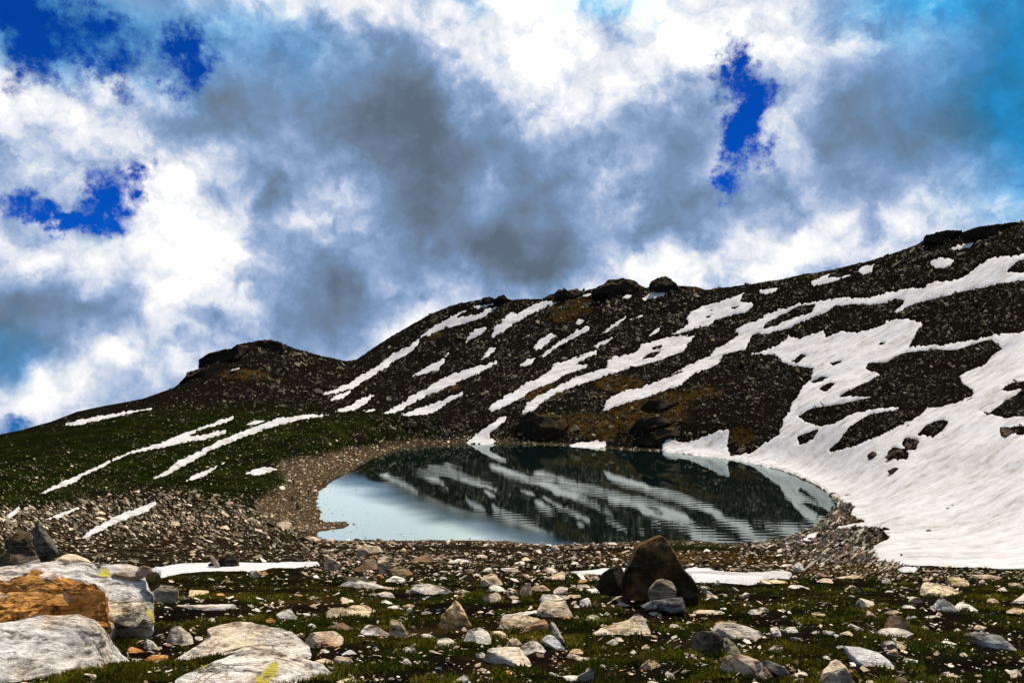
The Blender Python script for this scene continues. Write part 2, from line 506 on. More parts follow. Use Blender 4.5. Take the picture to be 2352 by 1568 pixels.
U = np.linspace(-0.76, 0.76, NCOL)
XC = CX + F * U
cols = []
z_first = [(0.7, -1.45), (2.3, -1.52)]
for d, z in z_first:
    cols.append((np.full(NCOL, d), np.full(NCOL, z)))
for rows, dists in LAYERS:
    y = np.interp(XC, LX, rows)
    d = np.interp(XC, LX, dists)
    cols.append((d, UV(XC, y)[1] * d))
SKX, SKY_ = np.array(SKY[::2], float), np.array(SKY[1::2], float)
yr = np.interp(XC, SKX, SKY_)
dr = np.interp(XC, LX, RIDGE_D)
zr = UV(XC, yr)[1] * dr
cols.append((dr, zr))
cols.append((dr + 45, zr - 14))
cols.append((dr + 330, zr - 190))
LD = np.stack([c[0] for c in cols], 1)
LZ = np.stack([c[1] for c in cols], 1)


def blur_cols(a, k, w):
    ker = np.exp(-0.5 * (np.arange(-w, w + 1) / (w / 2.2)) ** 2)
    ker /= ker.sum()
    return np.convolve(np.pad(a, w, mode='edge'), ker, mode='valid')


for k in range(LD.shape[1]):
    if 2 <= k < 13:
        LD[:, k] = blur_cols(LD[:, k], k, 14)
        LZ[:, k] = blur_cols(LZ[:, k], k, 14)
SEG = [5, 18, 58, 48, 38, 30, 24, 26, 54, 84, 30, 72, 96, 6, 4]
hk = np.diff(LD, axis=1)
dk = np.diff(LZ, axis=1) / hk
mk = np.zeros_like(LZ)
w1, w2 = 2 * hk[:, 1:] + hk[:, :-1], hk[:, 1:] + 2 * hk[:, :-1]
ok = dk[:, :-1] * dk[:, 1:] > 0
mk[:, 1:-1] = np.where(ok, (w1 + w2) / (w1 / np.where(ok, dk[:, :-1], 1) + w2 / np.where(ok, dk[:, 1:], 1)), 0)
mk[:, 0], mk[:, -1] = dk[:, 0], dk[:, -1]
mk[:, -3] = dk[:, -3]           # keep a crest at the skyline
DG, ZG = [], []
for k, n in enumerate(SEG):
    t = np.linspace(0, 1, n, endpoint=(k == len(SEG) - 1))[None, :]
    a, b = LD[:, k:k + 1], LD[:, k + 1:k + 2]
    d = a * (b / a) ** t
    s = (d - a) / (b - a)
    h00, h10, h01, h11 = 2 * s**3 - 3 * s**2 + 1, s**3 - 2 * s**2 + s, -2 * s**3 + 3 * s**2, s**3 - s**2
    z = h00 * LZ[:, k:k + 1] + h10 * (b - a) * mk[:, k:k + 1] + h01 * LZ[:, k + 1:k + 2] + h11 * (b - a) * mk[:, k + 1:k + 2]
    DG.append(d)
    ZG.append(z)
DG, ZG = np.concatenate(DG, 1), np.concatenate(ZG, 1) + EYE
NROW = DG.shape[1]
XG = U[:, None] * DG
xy = np.stack([XG.ravel(), DG.ravel()], 1)
Df = xy[:, 1]

# the lake's outline, carried from the sight lines onto the water level
LAKE_PX = [(726, 1150), (736, 1128), (760, 1106), (795, 1090), (850, 1056), (900, 1037), (960, 1024), (1080, 1019), (1200, 1020), (1300, 1023), (1400, 1030), (1460, 1034), (1520, 1036), (1620, 1045),
           (1700, 1058), (1800, 1082), (1870, 1112), (1915, 1142), (1925, 1162), (1905, 1178), (1895, 1192), (1880, 1205), (1845, 1222), (1800, 1238), (1750, 1247), (1690, 1251),
           (1640, 1243), (1560, 1240), (1500, 1239), (1450, 1243), (1350, 1247), (1270, 1252), (1150, 1241), (1000, 1239), (870, 1240), (760, 1241), (740, 1236), (726, 1228), (735, 1221),
           (790, 1213), (802, 1204), (795, 1197), (745, 1198), (733, 1190), (739, 1178), (730, 1164)]
LU, LV = UV([p[0] for p in LAKE_PX], [p[1] for p in LAKE_PX])
LAKE = np.stack([LU * (-EYE / LV), -EYE / LV], 1)
near = (Df > 90) & (Df < 420)
sdl = np.full(len(Df), -400.0)
sdl[near] = poly_sd(xy[near] + 0.6 * np.stack([vnoise(xy[near] / 4, 3), vnoise(xy[near] / 4, 4)], 1), LAKE)      # positive inside the lake

# relief: gullies and ledges on the mountain, swells on the turf, hummocks close by
XP, YP = PIX(np.repeat(U, NROW), ((ZG - EYE) / DG).ravel())
mountain = smooth(Df, 270, 340) * smooth(XP, 430, 560) + smooth(XP, 1500, 1950) * smooth(Df, 70, 150)
mountain = np.clip(mountain, 0, 1)
tilted = np.stack([(xy[:, 0] * .8 + xy[:, 1] * .6) / 26, (-xy[:, 0] * .6 + xy[:, 1] * .8) / 75], 1)
mid = smooth(Df, 45, 90)
z0 = ZG.ravel()
zs = z0 + mountain * (2.2 * fbm(tilted, 3, 5) + 0.9 * fbm(xy / 13, 2, 9)) + (1 - mountain) * mid * 0.7 * fbm(xy / 24, 3, 12)
zs = zs + (1 - mid) * smooth(Df, 1.5, 6) * (0.10 * fbm(xy / 2.3, 2, 21) + smooth(Df, 15, 40) * .35 * fbm(xy / 9, 2, 22))
fine = mountain * (0.75 * fbm(xy / 5.0, 3, 31, ridged=True) + .25 * fbm(xy / 1.9, 2, 33)) + (1 - mountain) * mid * (0.10 * fbm(xy / 2.5, 3, 35))
nearf = Df < 60
fz = np.zeros(len(Df))
q = xy[nearf]
fz[nearf] = (0.035 * fbm(q / 0.42, 3, 41) + 0.016 * fbm(q / 0.11, 2, 43) * smooth(q[:, 1], 30, 8)) * smooth(q[:, 1], 1.2, 3.5)
ridge_keep = 1 - 0.75 * smooth(np.repeat(np.arange(NROW)[None], NCOL, 0).ravel(), NROW - 40, NROW - 10)
zs = z0 + (zs - z0) * ridge_keep
fine = fine * (.4 + .6 * ridge_keep)
out_d = -sdl
w = smooth(out_d, 0, 16)
beach = np.where(out_d > 0, 0.05 * out_d + .02, np.maximum(-2.5, -0.10 * sdl - .02))
zs = np.where(near, (1 - w) * beach + w * np.where(out_d < 45, np.maximum(zs, np.minimum(.05 * out_d, .8)), zs), zs)
fine = fine * np.where(near, smooth(out_d, -1, 10) * .9 + .1, 1)
zt = zs + fine + fz
ZS = zs.reshape(NCOL, NROW)
ZT = zt.reshape(NCOL, NROW)
VT = (ZT - EYE) / DG
XP, YP = PIX(np.repeat(U, NROW), VT.ravel())
XP, YP = XP.reshape(NCOL, NROW), YP.reshape(NCOL, NROW)
seen = VT >= np.maximum.accumulate(VT, 1) - 1e-4
seen &= (VT > np.maximum.accumulate(np.pad(VT, ((0, 0), (1, 0)), constant_values=-9)[:, :-1], 1) - .002)


def col_of(u):
    return np.clip((np.asarray(u) - U[0]) / (U[1] - U[0]), 0, NCOL - 1.001)


def ground_at(x, y):
    c = int(round(float(col_of(x / y))))
    return float(np.interp(y, DG[c], ZT[c]))


def hit(X, Y):
    """where the sight line through a pixel first meets the land"""
    u, v = UV(X, Y)
    c = int(round(float(col_of(u))))
    vv = VT[c]
    k = np.argmax(vv >= float(v))
    if vv[k] < float(v):
        k = NROW - 8
    k = max(k, 1)
    t = np.clip((float(v) - vv[k - 1]) / max(vv[k] - vv[k - 1], 1e-6), 0, 1)
    d = DG[c, k - 1] * (1 - t) + DG[c, k] * t
    return Vector((float(u) * d, d, float(np.interp(d, DG[c], ZT[c]))))


def grid_faces(ok_cells):
    c, r = np.nonzero(ok_cells)
    a = c * NROW + r
    return np.stack([a, a + NROW, a + NROW + 1, a + 1], 1)


# what grows or lies where
Xf, Yf = XP.ravel(), YP.ravel()
wob = 26 * fbm(np.stack([Xf / 70, Yf / 28], 1), 3, 51)
q2 = np.stack([Xf + wob, Yf + wob * .4], 1)
turf_m = np.zeros(len(Xf))
for poly, soft, amt in [([(-800, 1130), (0, 1000), (300, 945), (520, 935), (740, 945), (1000, 955), (1000, 1010), (850, 1040), (740, 1070), (620, 1130), (520, 1170), (380, 1120), (200, 1130), (60, 1180), (-800, 1250)], 25, 1.0),
                        ([(560, 1180), (640, 1190), (700, 1225), (730, 1245), (660, 1235), (590, 1205)], 8, 1.0), ([(300, 1290), (2700, 1300), (2700, 1700), (-700, 1700), (-700, 1310)], 12, 1.0),
                        ([(1380, 1246), (1650, 1240), (1900, 1260), (1900, 1275), (1500, 1262)], 6, 1.0)]:
    turf_m = np.maximum(turf_m, amt * smooth(poly_sd(q2, poly), -soft, soft))
patchy = fbm(np.where((Df < 60)[:, None], xy / .9, xy / 12), 4, 61)
turf_m *= np.where(Df < 60, smooth(patchy, -.22, .3), smooth(patchy, -.55, .1))
moss_m = np.zeros(len(Xf))
for x, y, rx, ry in [(1315, 705, 60, 22), (1290, 730, 45, 10), (1430, 655, 60, 14), (1265, 965, 45, 18), (1500, 940, 90, 40), (1540, 915, 60, 18), (1440, 960, 60, 30), (1235, 900, 60, 20), (1345, 975, 60, 30),
                     (1020, 885, 40, 12), (1420, 880, 60, 20), (1390, 995, 40, 20), (1610, 900, 50, 16), (1600, 660, 50, 8), (1880, 635, 50, 6), (2240, 530, 70, 10), (1700, 1000, 40, 20), (1000, 770, 30, 8), (560, 860, 60, 12),
                     (1560, 1280, 260, 14), (1850, 1275, 120, 12), (1900, 1300, 200, 20)]:
    moss_m = np.maximum(moss_m, smooth(1 - np.hypot((q2[:, 0] - x) / rx, (q2[:, 1] - y) / ry), -.15, .35))
moss_m *= smooth(fbm(np.stack([Xf / 14, Yf / 7], 1), 3, 71), -.35, .15)
brown_near = smooth(fbm(xy / 1.7, 3, 77), .12, .4) * (Df < 60) * .5
moss_m = np.maximum(moss_m, brown_near)
grav_m = np.zeros(len(Xf))
for poly, soft, amt in [([(640, 1060), (820, 1030), (960, 1012), (1100, 1005), (1180, 1016), (960, 1022), (850, 1052), (790, 1088), (740, 1118), (730, 1160), (740, 1185), (800, 1192), (815, 1205), (740, 1232), (680, 1222), (600, 1190), (590, 1160), (650, 1110)], 12, 1.0),
                        ([(-700, 1200), (200, 1160), (560, 1170), (720, 1238), (1300, 1250), (1300, 1300), (300, 1292), (-700, 1300)], 14, .16), ([(1690, 1245), (1850, 1225), (1960, 1180), (2030, 1240), (2010, 1290), (1750, 1262)], 8, .5)]:
    grav_m = np.maximum(grav_m, amt * smooth(poly_sd(q2, poly), -soft, soft))
grav_m = np.maximum(grav_m, np.where(near, smooth(out_d, -6, 0) * smooth(out_d, 6, 1) * .7, 0))
# the lake
bx0, by0 = LAKE.min(0) - 12
bx1, by1 = LAKE.max(0) + 12
gx, gy = np.meshgrid(np.linspace(bx0, bx1, 40), np.linspace(by0, by1, 40), indexing='ij')
gi = np.arange(1600).reshape(40, 40)
wf = np.stack([gi[:-1, :-1].ravel(), gi[1:, :-1].ravel(), gi[1:, 1:].ravel(), gi[:-1, 1:].ravel()], 1)
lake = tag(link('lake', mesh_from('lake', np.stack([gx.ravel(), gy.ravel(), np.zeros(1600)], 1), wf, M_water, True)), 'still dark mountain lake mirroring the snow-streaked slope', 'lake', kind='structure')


# ------------------------------------------------------------------ snow: each patch its own sheet lying on the land, thinning to nothing at its edge
SNOW = [  # (label, outline, holes)
    ('long thin snow streak just below the left skyline', pts(5, [420, 722, 520, 688, 650, 662, 780, 642, 890, 620, 1040, 600, 1042, 606, 900, 632, 800, 657, 650, 692, 520, 717]), []),
    ('long forked snow streak across the middle of the left grassy slope', pts(5, [275, 1180, 400, 1118, 540, 1058, 700, 985, 800, 940, 880, 900, 950, 885, 1100, 840, 1250, 776, 1400, 730, 1500, 686, 1600, 658, 1590, 682, 1480, 718, 1380, 748, 1290, 790, 1330, 797, 1450, 768, 1545, 752, 1540, 770, 1400, 812, 1250, 838, 1100, 872, 960, 897, 870, 918, 790, 958, 680, 1012, 560, 1068, 520, 1100, 400, 1147, 300, 1182]), []),
    ('long curved snow streak above the lake beach on the left slope', pts(5, [1045, 1085, 1150, 1026, 1200, 976, 1300, 925, 1400, 876, 1500, 826, 1600, 786, 1750, 726, 1900, 676, 2050, 652, 2250, 643, 2255, 652, 2080, 675, 1950, 704, 1800, 749, 1650, 804, 1530, 854, 1430, 890, 1340, 950, 1230, 1005, 1150, 1055]), []),
    ('short narrow snow sliver below the curved streak on the left slope', pts(5, [1265, 1102, 1330, 1056, 1420, 1026, 1490, 990, 1560, 953, 1550, 966, 1480, 1004, 1400, 1064, 1330, 1090]), []),
    ('small oval snow patch beside the dark turf left of the lake', pts(5, [1670, 1052, 1760, 1012, 1850, 1006, 1892, 1020, 1780, 1058]), []),
    ('tiny snow fleck between the two long streaks of the left slope', pts(5, [1680, 716, 1740, 688, 1815, 686, 1750, 712]), []),
    ('ragged white snow tongue on the rubble above the left foreground rocks', pts(5, [555, 1490, 610, 1436, 700, 1386, 800, 1336, 880, 1306, 980, 1266, 1070, 1238, 1072, 1262, 990, 1314, 900, 1344, 800, 1384, 720, 1424, 650, 1454, 600, 1486]), []),
    ('small bright snow wedge at the far left edge', pts(5, [10, 1374, 60, 1328, 130, 1272, 138, 1296, 80, 1344, 30, 1374]), []),
    ('faint dirty snow line above the tongue on the left rubble', pts(5, [310, 1362, 400, 1326, 530, 1278, 540, 1287, 420, 1344]), []),
    ('small snow fleck under the left rounded summit', pts(5, [1570, 344, 1640, 314, 1642, 332, 1590, 352]), []),
    ('tiny snow fleck high on the left rounded summit', pts(5, [1742, 300, 1800, 288, 1806, 298]), []),
    ('long narrow snow streak running down the left edge of the main slope', pts(6, [0, 703, 80, 676, 150, 646, 230, 596, 330, 536, 400, 486, 470, 451, 550, 394, 556, 420, 500, 478, 420, 524, 350, 574, 250, 634, 180, 674, 100, 698, 20, 714]), []),
    ('short snow tail at the foot of the leftmost streak on the main slope', pts(6, [45, 744, 80, 713, 190, 666, 155, 712, 80, 744]), []),
    ('forked snow band on the upper left shoulder of the main slope', pts(6, [548, 397, 600, 346, 680, 296, 780, 246, 820, 238, 765, 278, 850, 266, 930, 231, 1005, 216, 900, 284, 800, 319, 680, 349, 600, 384]), []),
    ('snow strip right under the skyline of the left shoulder', pts(6, [835, 220, 920, 202, 1008, 186, 960, 213, 870, 234]), []),
    ('tapering snow patch left of the broad upper gully', pts(6, [803, 418, 830, 366, 860, 341, 955, 321, 900, 374, 850, 399, 815, 422]), []),
    ('broad upper gully of snow rising to the middle skyline', pts(6, [948, 389, 960, 336, 1010, 296, 1060, 246, 1090, 260, 1180, 211, 1240, 191, 1350, 186, 1270, 219, 1190, 254, 1120, 294, 1070, 324, 1010, 364, 960, 394]), []),
    ('small snow lobe alone in the middle of the left scree', pts(6, [508, 608, 580, 556, 640, 526, 690, 501, 712, 513, 650, 579, 620, 584, 560, 604, 515, 612]), []),
    ('tiny snow wisp above the lone lobe on the left scree', pts(6, [680, 503, 715, 468, 724, 480, 697, 502]), []),
    ('small pointed snow patch below the broad upper gully', pts(6, [886, 519, 920, 476, 935, 446, 979, 441, 972, 468, 930, 499, 895, 519]), []),
    ('ragged snow patch at the foot of the scree behind the dark turf', pts(6, [72, 803, 150, 771, 200, 736, 290, 701, 304, 713, 250, 764, 200, 794, 130, 808]), []),
    ('long snow streak ending on the crest of the dark turf', pts(6, [340, 814, 430, 766, 500, 716, 580, 676, 620, 646, 700, 606, 800, 566, 900, 541, 980, 511, 998, 520, 930, 564, 850, 604, 760, 644, 680, 684, 600, 714, 520, 754, 460, 794, 380, 816]), []),
    ('thin snow rag beside the dark turf crest', pts(6, [225, 803, 300, 781, 324, 793, 260, 808]), []),
    ('snow apron spreading right along the dark turf crest', pts(6, [425, 826, 520, 786, 600, 761, 680, 731, 740, 706, 814, 685, 780, 724, 700, 759, 660, 794, 600, 819, 500, 829]), []),
    ('snow tongue reaching the water at the back of the lake', pts(6, [805, 984, 860, 926, 900, 896, 960, 856, 1000, 831, 1054, 816, 1032, 852, 990, 889, 942, 922, 952, 945, 980, 966, 944, 988]), []),
    ('left of the two long parallel snow bands above the lake', pts(6, [925, 784, 1000, 726, 1080, 686, 1130, 646, 1200, 616, 1280, 566, 1300, 536, 1380, 511, 1450, 486, 1545, 451, 1534, 484, 1440, 524, 1424, 540, 1504, 533, 1470, 564, 1350, 604, 1290, 644, 1200, 674, 1120, 724, 1010, 784, 950, 804]), []),
    ('right and longer of the two parallel snow bands above the lake', pts(6, [1110, 814, 1140, 766, 1200, 716, 1280, 676, 1400, 616, 1500, 581, 1600, 556, 1590, 518, 1650, 496, 1750, 466, 1780, 426, 1850, 411, 1930, 386, 2012, 376, 2080, 380, 2040, 440, 2012, 472, 1900, 514, 1800, 544, 1680, 574, 1560, 614, 1450, 654, 1330, 694, 1250, 744, 1200, 784, 1130, 816]),
     [pts(6, [1790, 508, 1830, 480, 1890, 470, 1850, 500]), pts(6, [1840, 450, 1900, 432, 1890, 446, 1850, 460])]),
    ('small snow patch left of the broken snow strip', pts(6, [1166, 459, 1220, 396, 1280, 366, 1319, 373, 1270, 424, 1215, 464]), []),
    ('tattered snow patch between the upper slope and the parallel bands', pts(6, [1096, 549, 1150, 506, 1199, 501, 1182, 534, 1150, 554]), []),
    ('broken snow strip high in the middle of the main slope', pts(6, [1216, 494, 1300, 426, 1380, 376, 1450, 336, 1509, 316, 1492, 354, 1400, 404, 1330, 439, 1240, 504]), []),
    ('tiny snow block above the broken strip', pts(6, [1416, 319, 1430, 281, 1479, 291, 1442, 324]), []),
    ('thin diagonal snow thread under the brown knoll', pts(6, [1556, 369, 1620, 316, 1690, 270, 1704, 279, 1642, 334, 1572, 376]), []),
    ('faint snow dash right of the diagonal thread', pts(6, [1698, 294, 1812, 254, 1792, 278, 1722, 296]), []),
    ('narrow snow strip at the foot of the brown knoll on the skyline', pts(6, [1430, 164, 1480, 148, 1549, 142, 1482, 168]), []),
    ('small snow patch between the brown knoll and the black knob', pts(6, [1650, 181, 1700, 153, 1739, 151, 1717, 178]), []),
    ('snow patch under the black knob on the skyline', pts(6, [1774, 184, 1840, 137, 1974, 127, 1902, 164, 1800, 189]), []),
    ('low snow bank at the back shore of the lake', pts(6, [1365, 995, 1420, 978, 1490, 965, 1594, 962, 1584, 1004, 1500, 1008, 1420, 1002]), []),
    ('scattered snow rags at the top of the left parallel band', pts(6, [1500, 440, 1560, 410, 1610, 385, 1640, 390, 1580, 430, 1530, 452]), []),
    ('little snow rags above the right parallel band', pts(6, [1810, 388, 1850, 348, 1895, 320, 1888, 352, 1830, 390]), []),
    ('wide grey snow patch under the saddle right of the black knob', pts(7, [30, 785, 60, 765, 140, 715, 130, 685, 150, 636, 250, 596, 380, 560, 510, 512, 480, 570, 590, 586, 540, 644, 440, 664, 330, 694, 280, 734, 150, 764, 60, 795]), [pts(7, [260, 675, 300, 664, 280, 680]), pts(7, [420, 615, 470, 605, 440, 622])]),
    ('narrow snow sliver on the skyline of the right ridge', pts(7, [595, 502, 690, 486, 755, 471, 702, 513, 640, 534]), []),
    ('two-lobed snow patch under the right ridge crest', pts(7, [941, 442, 1000, 411, 1060, 396, 1054, 418, 1130, 411, 1225, 396, 1100, 444, 1010, 469, 960, 484]), []),
    ('square snow patch on the right ridge crest', pts(7, [1236, 377, 1290, 341, 1358, 331, 1343, 388, 1280, 404]), []),
    ('snow patch under the right-hand crag', pts(7, [1704, 322, 1760, 291, 1840, 276, 1886, 310, 1830, 354, 1770, 364]), []),
    ('highest small snow patch at the right edge of the ridge', pts(7, [1830, 237, 1900, 201, 2024, 181, 1984, 224, 1880, 239]), []),
    ('long snow band crossing the whole right slope below the ridge', pts(7, [3300, 170, 2335, 265, 2200, 275, 2110, 285, 2050, 330, 1960, 400, 1880, 430, 1740, 440, 1680, 480, 1560, 490, 1450, 510, 1380, 535, 1300, 545, 1180, 545, 1080, 555, 1000, 570, 870, 585, 720, 630, 640, 660, 590, 700, 480, 730, 450, 770, 470, 790, 400, 840, 320, 880, 280, 930, 190, 960, 0, 1065],
     6, [2012, 580, 1900, 618, 1800, 656, 1680, 686, 1590, 736, 1561, 794, 1576, 800, 1640, 774, 1750, 744, 1900, 694, 2012, 652], 7, [180, 1050, 340, 985, 370, 920, 520, 890, 560, 800, 640, 790, 800, 750, 930, 690, 1040, 650, 1090, 610, 1270, 590, 1330, 600, 1400, 590, 1500, 560, 1550, 570, 1470, 655, 1530, 640, 1620, 590, 1750, 560, 1900, 520, 2050, 490, 2200, 455, 2335, 440, 3300, 330]),
     [pts(7, [630, 750, 650, 715, 720, 680, 850, 612, 975, 590, 940, 645, 800, 690, 700, 735]), pts(7, [565, 798, 600, 782, 648, 796, 610, 810]), pts(7, [2230, 375, 2300, 310, 2400, 290, 2400, 370, 2290, 385])]),
    ('great dirty snowfield sweeping down the right side to the lake',
     pts(7, [510, 920, 620, 900, 720, 860, 800, 800, 850, 812, 950, 784, 1020, 762, 1040, 802, 1130, 772, 1250, 772, 1370, 742, 1440, 702, 1490, 685, 1560, 685, 1640, 700, 1692, 710, 1640, 760, 1620, 810, 1590, 862, 1700, 862, 1830, 850, 1930, 832, 2000, 822, 2100, 792, 2200, 777, 2335, 770, 3300, 720, 3300, 2400],
         8, [2352, 1330, 1520, 1200, 1440, 1090, 1380, 1060, 1370, 1010, 1350, 960, 1400, 930, 1460, 890, 1380, 832, 1250, 832, 1100, 852, 1130, 822, 1300, 792, 1220, 762, 1212, 692, 1075, 622, 1045, 592, 965, 545, 800, 475, 600, 424, 400, 389, 250, 374, 90, 353, 0, 343], 6, [1902, 1022, 1900, 985, 1925, 950, 1990, 950],
         8, [0, 250, 60, 262, 100, 282, 200, 262, 250, 242, 310, 212, 345, 195, 420, 195, 400, 300, 420, 370, 560, 345, 660, 272, 740, 222], 7, [760, 1330, 800, 1290, 812, 1240, 850, 1200, 872, 1140, 942, 1080, 955, 1010, 830, 1000, 760, 972, 700, 922]),
     [pts(7, [1110, 1200, 1200, 1155, 1330, 1090, 1400, 1050, 1300, 1015, 1320, 975, 1440, 975, 1500, 930, 1600, 905, 1750, 890, 1900, 890, 2050, 840, 2120, 820, 2190, 880, 2110, 930, 2080, 980, 1960, 1025, 1910, 1060, 1930, 1110, 2000, 1150, 1990, 1200, 1850, 1245, 1700, 1266, 1500, 1282, 1525, 1255, 1350, 1272, 1200, 1312, 1100, 1362, 1000, 1382, 900, 1352, 860, 1320, 950, 1272, 1150, 1242, 1330, 1204, 1350, 1185, 1220, 1192]),
      pts(7, [1060, 1547, 1130, 1480, 1200, 1390, 1330, 1310, 1500, 1285, 1700, 1270, 1650, 1312, 1500, 1392, 1300, 1482, 1150, 1532]), pts(7, [868, 1504, 858, 1458, 985, 1406, 962, 1474]),
      pts(7, [1640, 1442, 1700, 1378, 1795, 1346, 1834, 1358, 1782, 1424, 1740, 1454, 1690, 1434]), pts(7, [1538, 1494, 1560, 1462, 1644, 1478, 1622, 1534, 1560, 1534]), pts(7, [1446, 1556, 1480, 1526, 1564, 1540, 1520, 1580]),
      pts(7, [2036, 1286, 2110, 1304, 2200, 1236, 2335, 1146, 2500, 1130, 2500, 1330, 2335, 1324, 2230, 1328, 2120, 1304]), pts(7, [2186, 1142, 2250, 1106, 2335, 1096, 2500, 1090, 2400, 1120, 2230, 1148]), pts(7, [2192, 1442, 2260, 1391, 2335, 1386, 2480, 1380, 2300, 1434]),
      pts(7, [815, 972, 880, 918, 924, 934, 850, 974]), pts(7, [1072, 976, 1150, 957, 1092, 988]), pts(7, [1380, 855, 1400, 838, 1425, 850, 1400, 862]), pts(7, [1000, 1140, 1060, 1105, 1095, 1110, 1040, 1160]), pts(7, [940, 1100, 1000, 1070, 1060, 1065, 1000, 1105]), pts(8, [1455, 340, 1500, 310, 1590, 345, 1580, 380, 1460, 372])]),
    ('long flat snow bank behind the left foreground rocks', pts(1, [1325, 548, 1600, 508, 1840, 492, 2352, 498], 2, [690, 488, 702, 520, 580, 522, 480, 537, 290, 533, 170, 562, 60, 572], 1, [2352, 557, 2100, 563, 1850, 563, 1600, 583, 1420, 624, 1400, 583]), []),
    ('thin snow strip left of the tall dark boulder', pts(3, [780, 572, 1000, 562, 1100, 541, 1330, 541, 1330, 593, 1100, 594, 900, 594]), []),
    ('snow bank right of the tall dark boulder', pts(3, [1780, 568, 1900, 541, 2000, 551, 2150, 586, 2352, 596], 4, [130, 566, 300, 551, 384, 569, 364, 608, 200, 604, 110, 644, 0, 664], 3, [2352, 684, 2100, 664, 1900, 664, 1860, 644]), []),
    ('small snow block by the right corner of the lake', pts(8, [865, 926, 930, 880, 1000, 858, 990, 905, 930, 936]), []),
    ('small snow scrap at the lower corner of the great snowfield', pts(4, [1280, 532, 1330, 511, 1450, 518, 1436, 549, 1330, 553]), []),
]
SNOWSD = np.full((NCOL, NROW), -99.0)


def rag(P, seed):
    return np.stack([2.6 * fbm(P / 9, 3, seed) + 3.2 * fbm(P / 30, 2, seed + 5), 1.7 * fbm(P / 7, 3, seed + 9) + 1.4 * fbm(P / 22, 2, seed + 3)], 1)


for i, (label, poly, holes) in enumerate(SNOW):
    P2 = np.asarray(poly)
    lo, hi = P2.min(0) - 9, P2.max(0) + 9
    fore = P2[:, 1].min() > 1270
    cells = (XP > lo[0]) & (XP < hi[0]) & (YP > lo[1]) & (YP < hi[1])
    k = np.arange(NROW)
    cells &= (DG < 70) if fore else (DG > 45)
    cells[:, -9:] = False
    c, r = np.nonzero(cells)
    Q = np.stack([XP[c, r], YP[c, r]], 1)
    area = 0.5 * abs(np.dot(P2[:, 0], np.roll(P2[:, 1], 1)) - np.dot(P2[:, 1], np.roll(P2[:, 0], 1)))
    amp = .35 if fore else (.5 if area < 500 else 1.25)
    Q = Q + amp * rag(Q, 100 + i)
    sd = poly_sd(Q, poly) + (.5 if fore else 0 if area < 300 else 4.2) * fbm(Q / 8, 2, 500 + i) + (0 if fore or area < 500 else 1.5) * np.minimum(fbm(Q / 13, 2, 700 + i) - .05, 0) * 2
    for hpoly in holes:
        sd = np.minimum(sd, -poly_sd(Q, hpoly))
    SNOWSD[c, r] = np.maximum(SNOWSD[c, r], sd)
    D = DG[c, r]
    T = np.clip(D * .0016, .05, .45) * (1.4 if area > 3000 else 1.0)
    wx = np.stack([XG[c, r], D], 1)
    lift = np.clip(sd / 3.2, -1.2, 1) * T + (.10 * T * fbm(wx / np.maximum(D / 60, .5)[:, None], 2, 7))
    if area > 9000:
        lift = lift + .22 * np.clip(sd / 8, 0, 1) * fbm(wx / 7.0, 3, 77)
    nearshore = ZS[c, r] < .5
    z = np.where(nearshore, np.maximum(ZS[c, r], .02), ZS[c, r]) + .12 * T + lift
    idx = np.full((NCOL, NROW), -1)
    keep = sd > -4.5
    if area < 9000:         # one connected sheet each
        todo = set(zip(c[keep].tolist(), r[keep].tolist()))
        best = set()
        while todo:
            stack_ = [todo.pop()]
            comp = set(stack_)
            while stack_:
                a0, b0 = stack_.pop()
                for nb in ((a0 + 1, b0), (a0 - 1, b0), (a0, b0 + 1), (a0, b0 - 1)):
                    if nb in todo:
                        todo.discard(nb)
                        comp.add(nb)
                        stack_.append(nb)
            if len(comp) > len(best):
                best = comp
        keep = np.array([(a0, b0) in best for a0, b0 in zip(c.tolist(), r.tolist())])
    idx[c[keep], r[keep]] = np.arange(keep.sum())
    q4 = np.stack([idx[:-1, :-1], idx[1:, :-1], idx[1:, 1:], idx[:-1, 1:]], -1).reshape(-1, 4)
    q4 = q4[(q4 >= 0).all(1)]
    if not len(q4):
        print('empty snow', label)
        continue
    me = mesh_from('snow_patch', np.stack([wx[keep, 0], wx[keep, 1], z[keep]], 1), q4, M_snow, True)
    tag(link('snowfield' if area > 9000 else 'snow_patch', me), label, 'snow', 'snow lying on the mountain')

# the land itself, smoother where snow has filled its hollows
ZT -= (fine.reshape(NCOL, NROW) + np.clip(fz.reshape(NCOL, NROW), 0, 1)) * smooth(SNOWSD, -1.0, 5.0) * .85
terrain_me = mesh_from('terrain', np.stack([XG.ravel(), DG.ravel(), ZT.ravel()], 1), grid_faces(np.ones((NCOL - 1, NROW - 1), bool)), M_ground, True)
vcol(terrain_me, 'cover', np.stack([turf_m, moss_m, grav_m], 1))
terrain = tag(link('terrain', terrain_me), 'dark stony mountain bowl with turf falling to the lake', 'mountain', kind='structure')


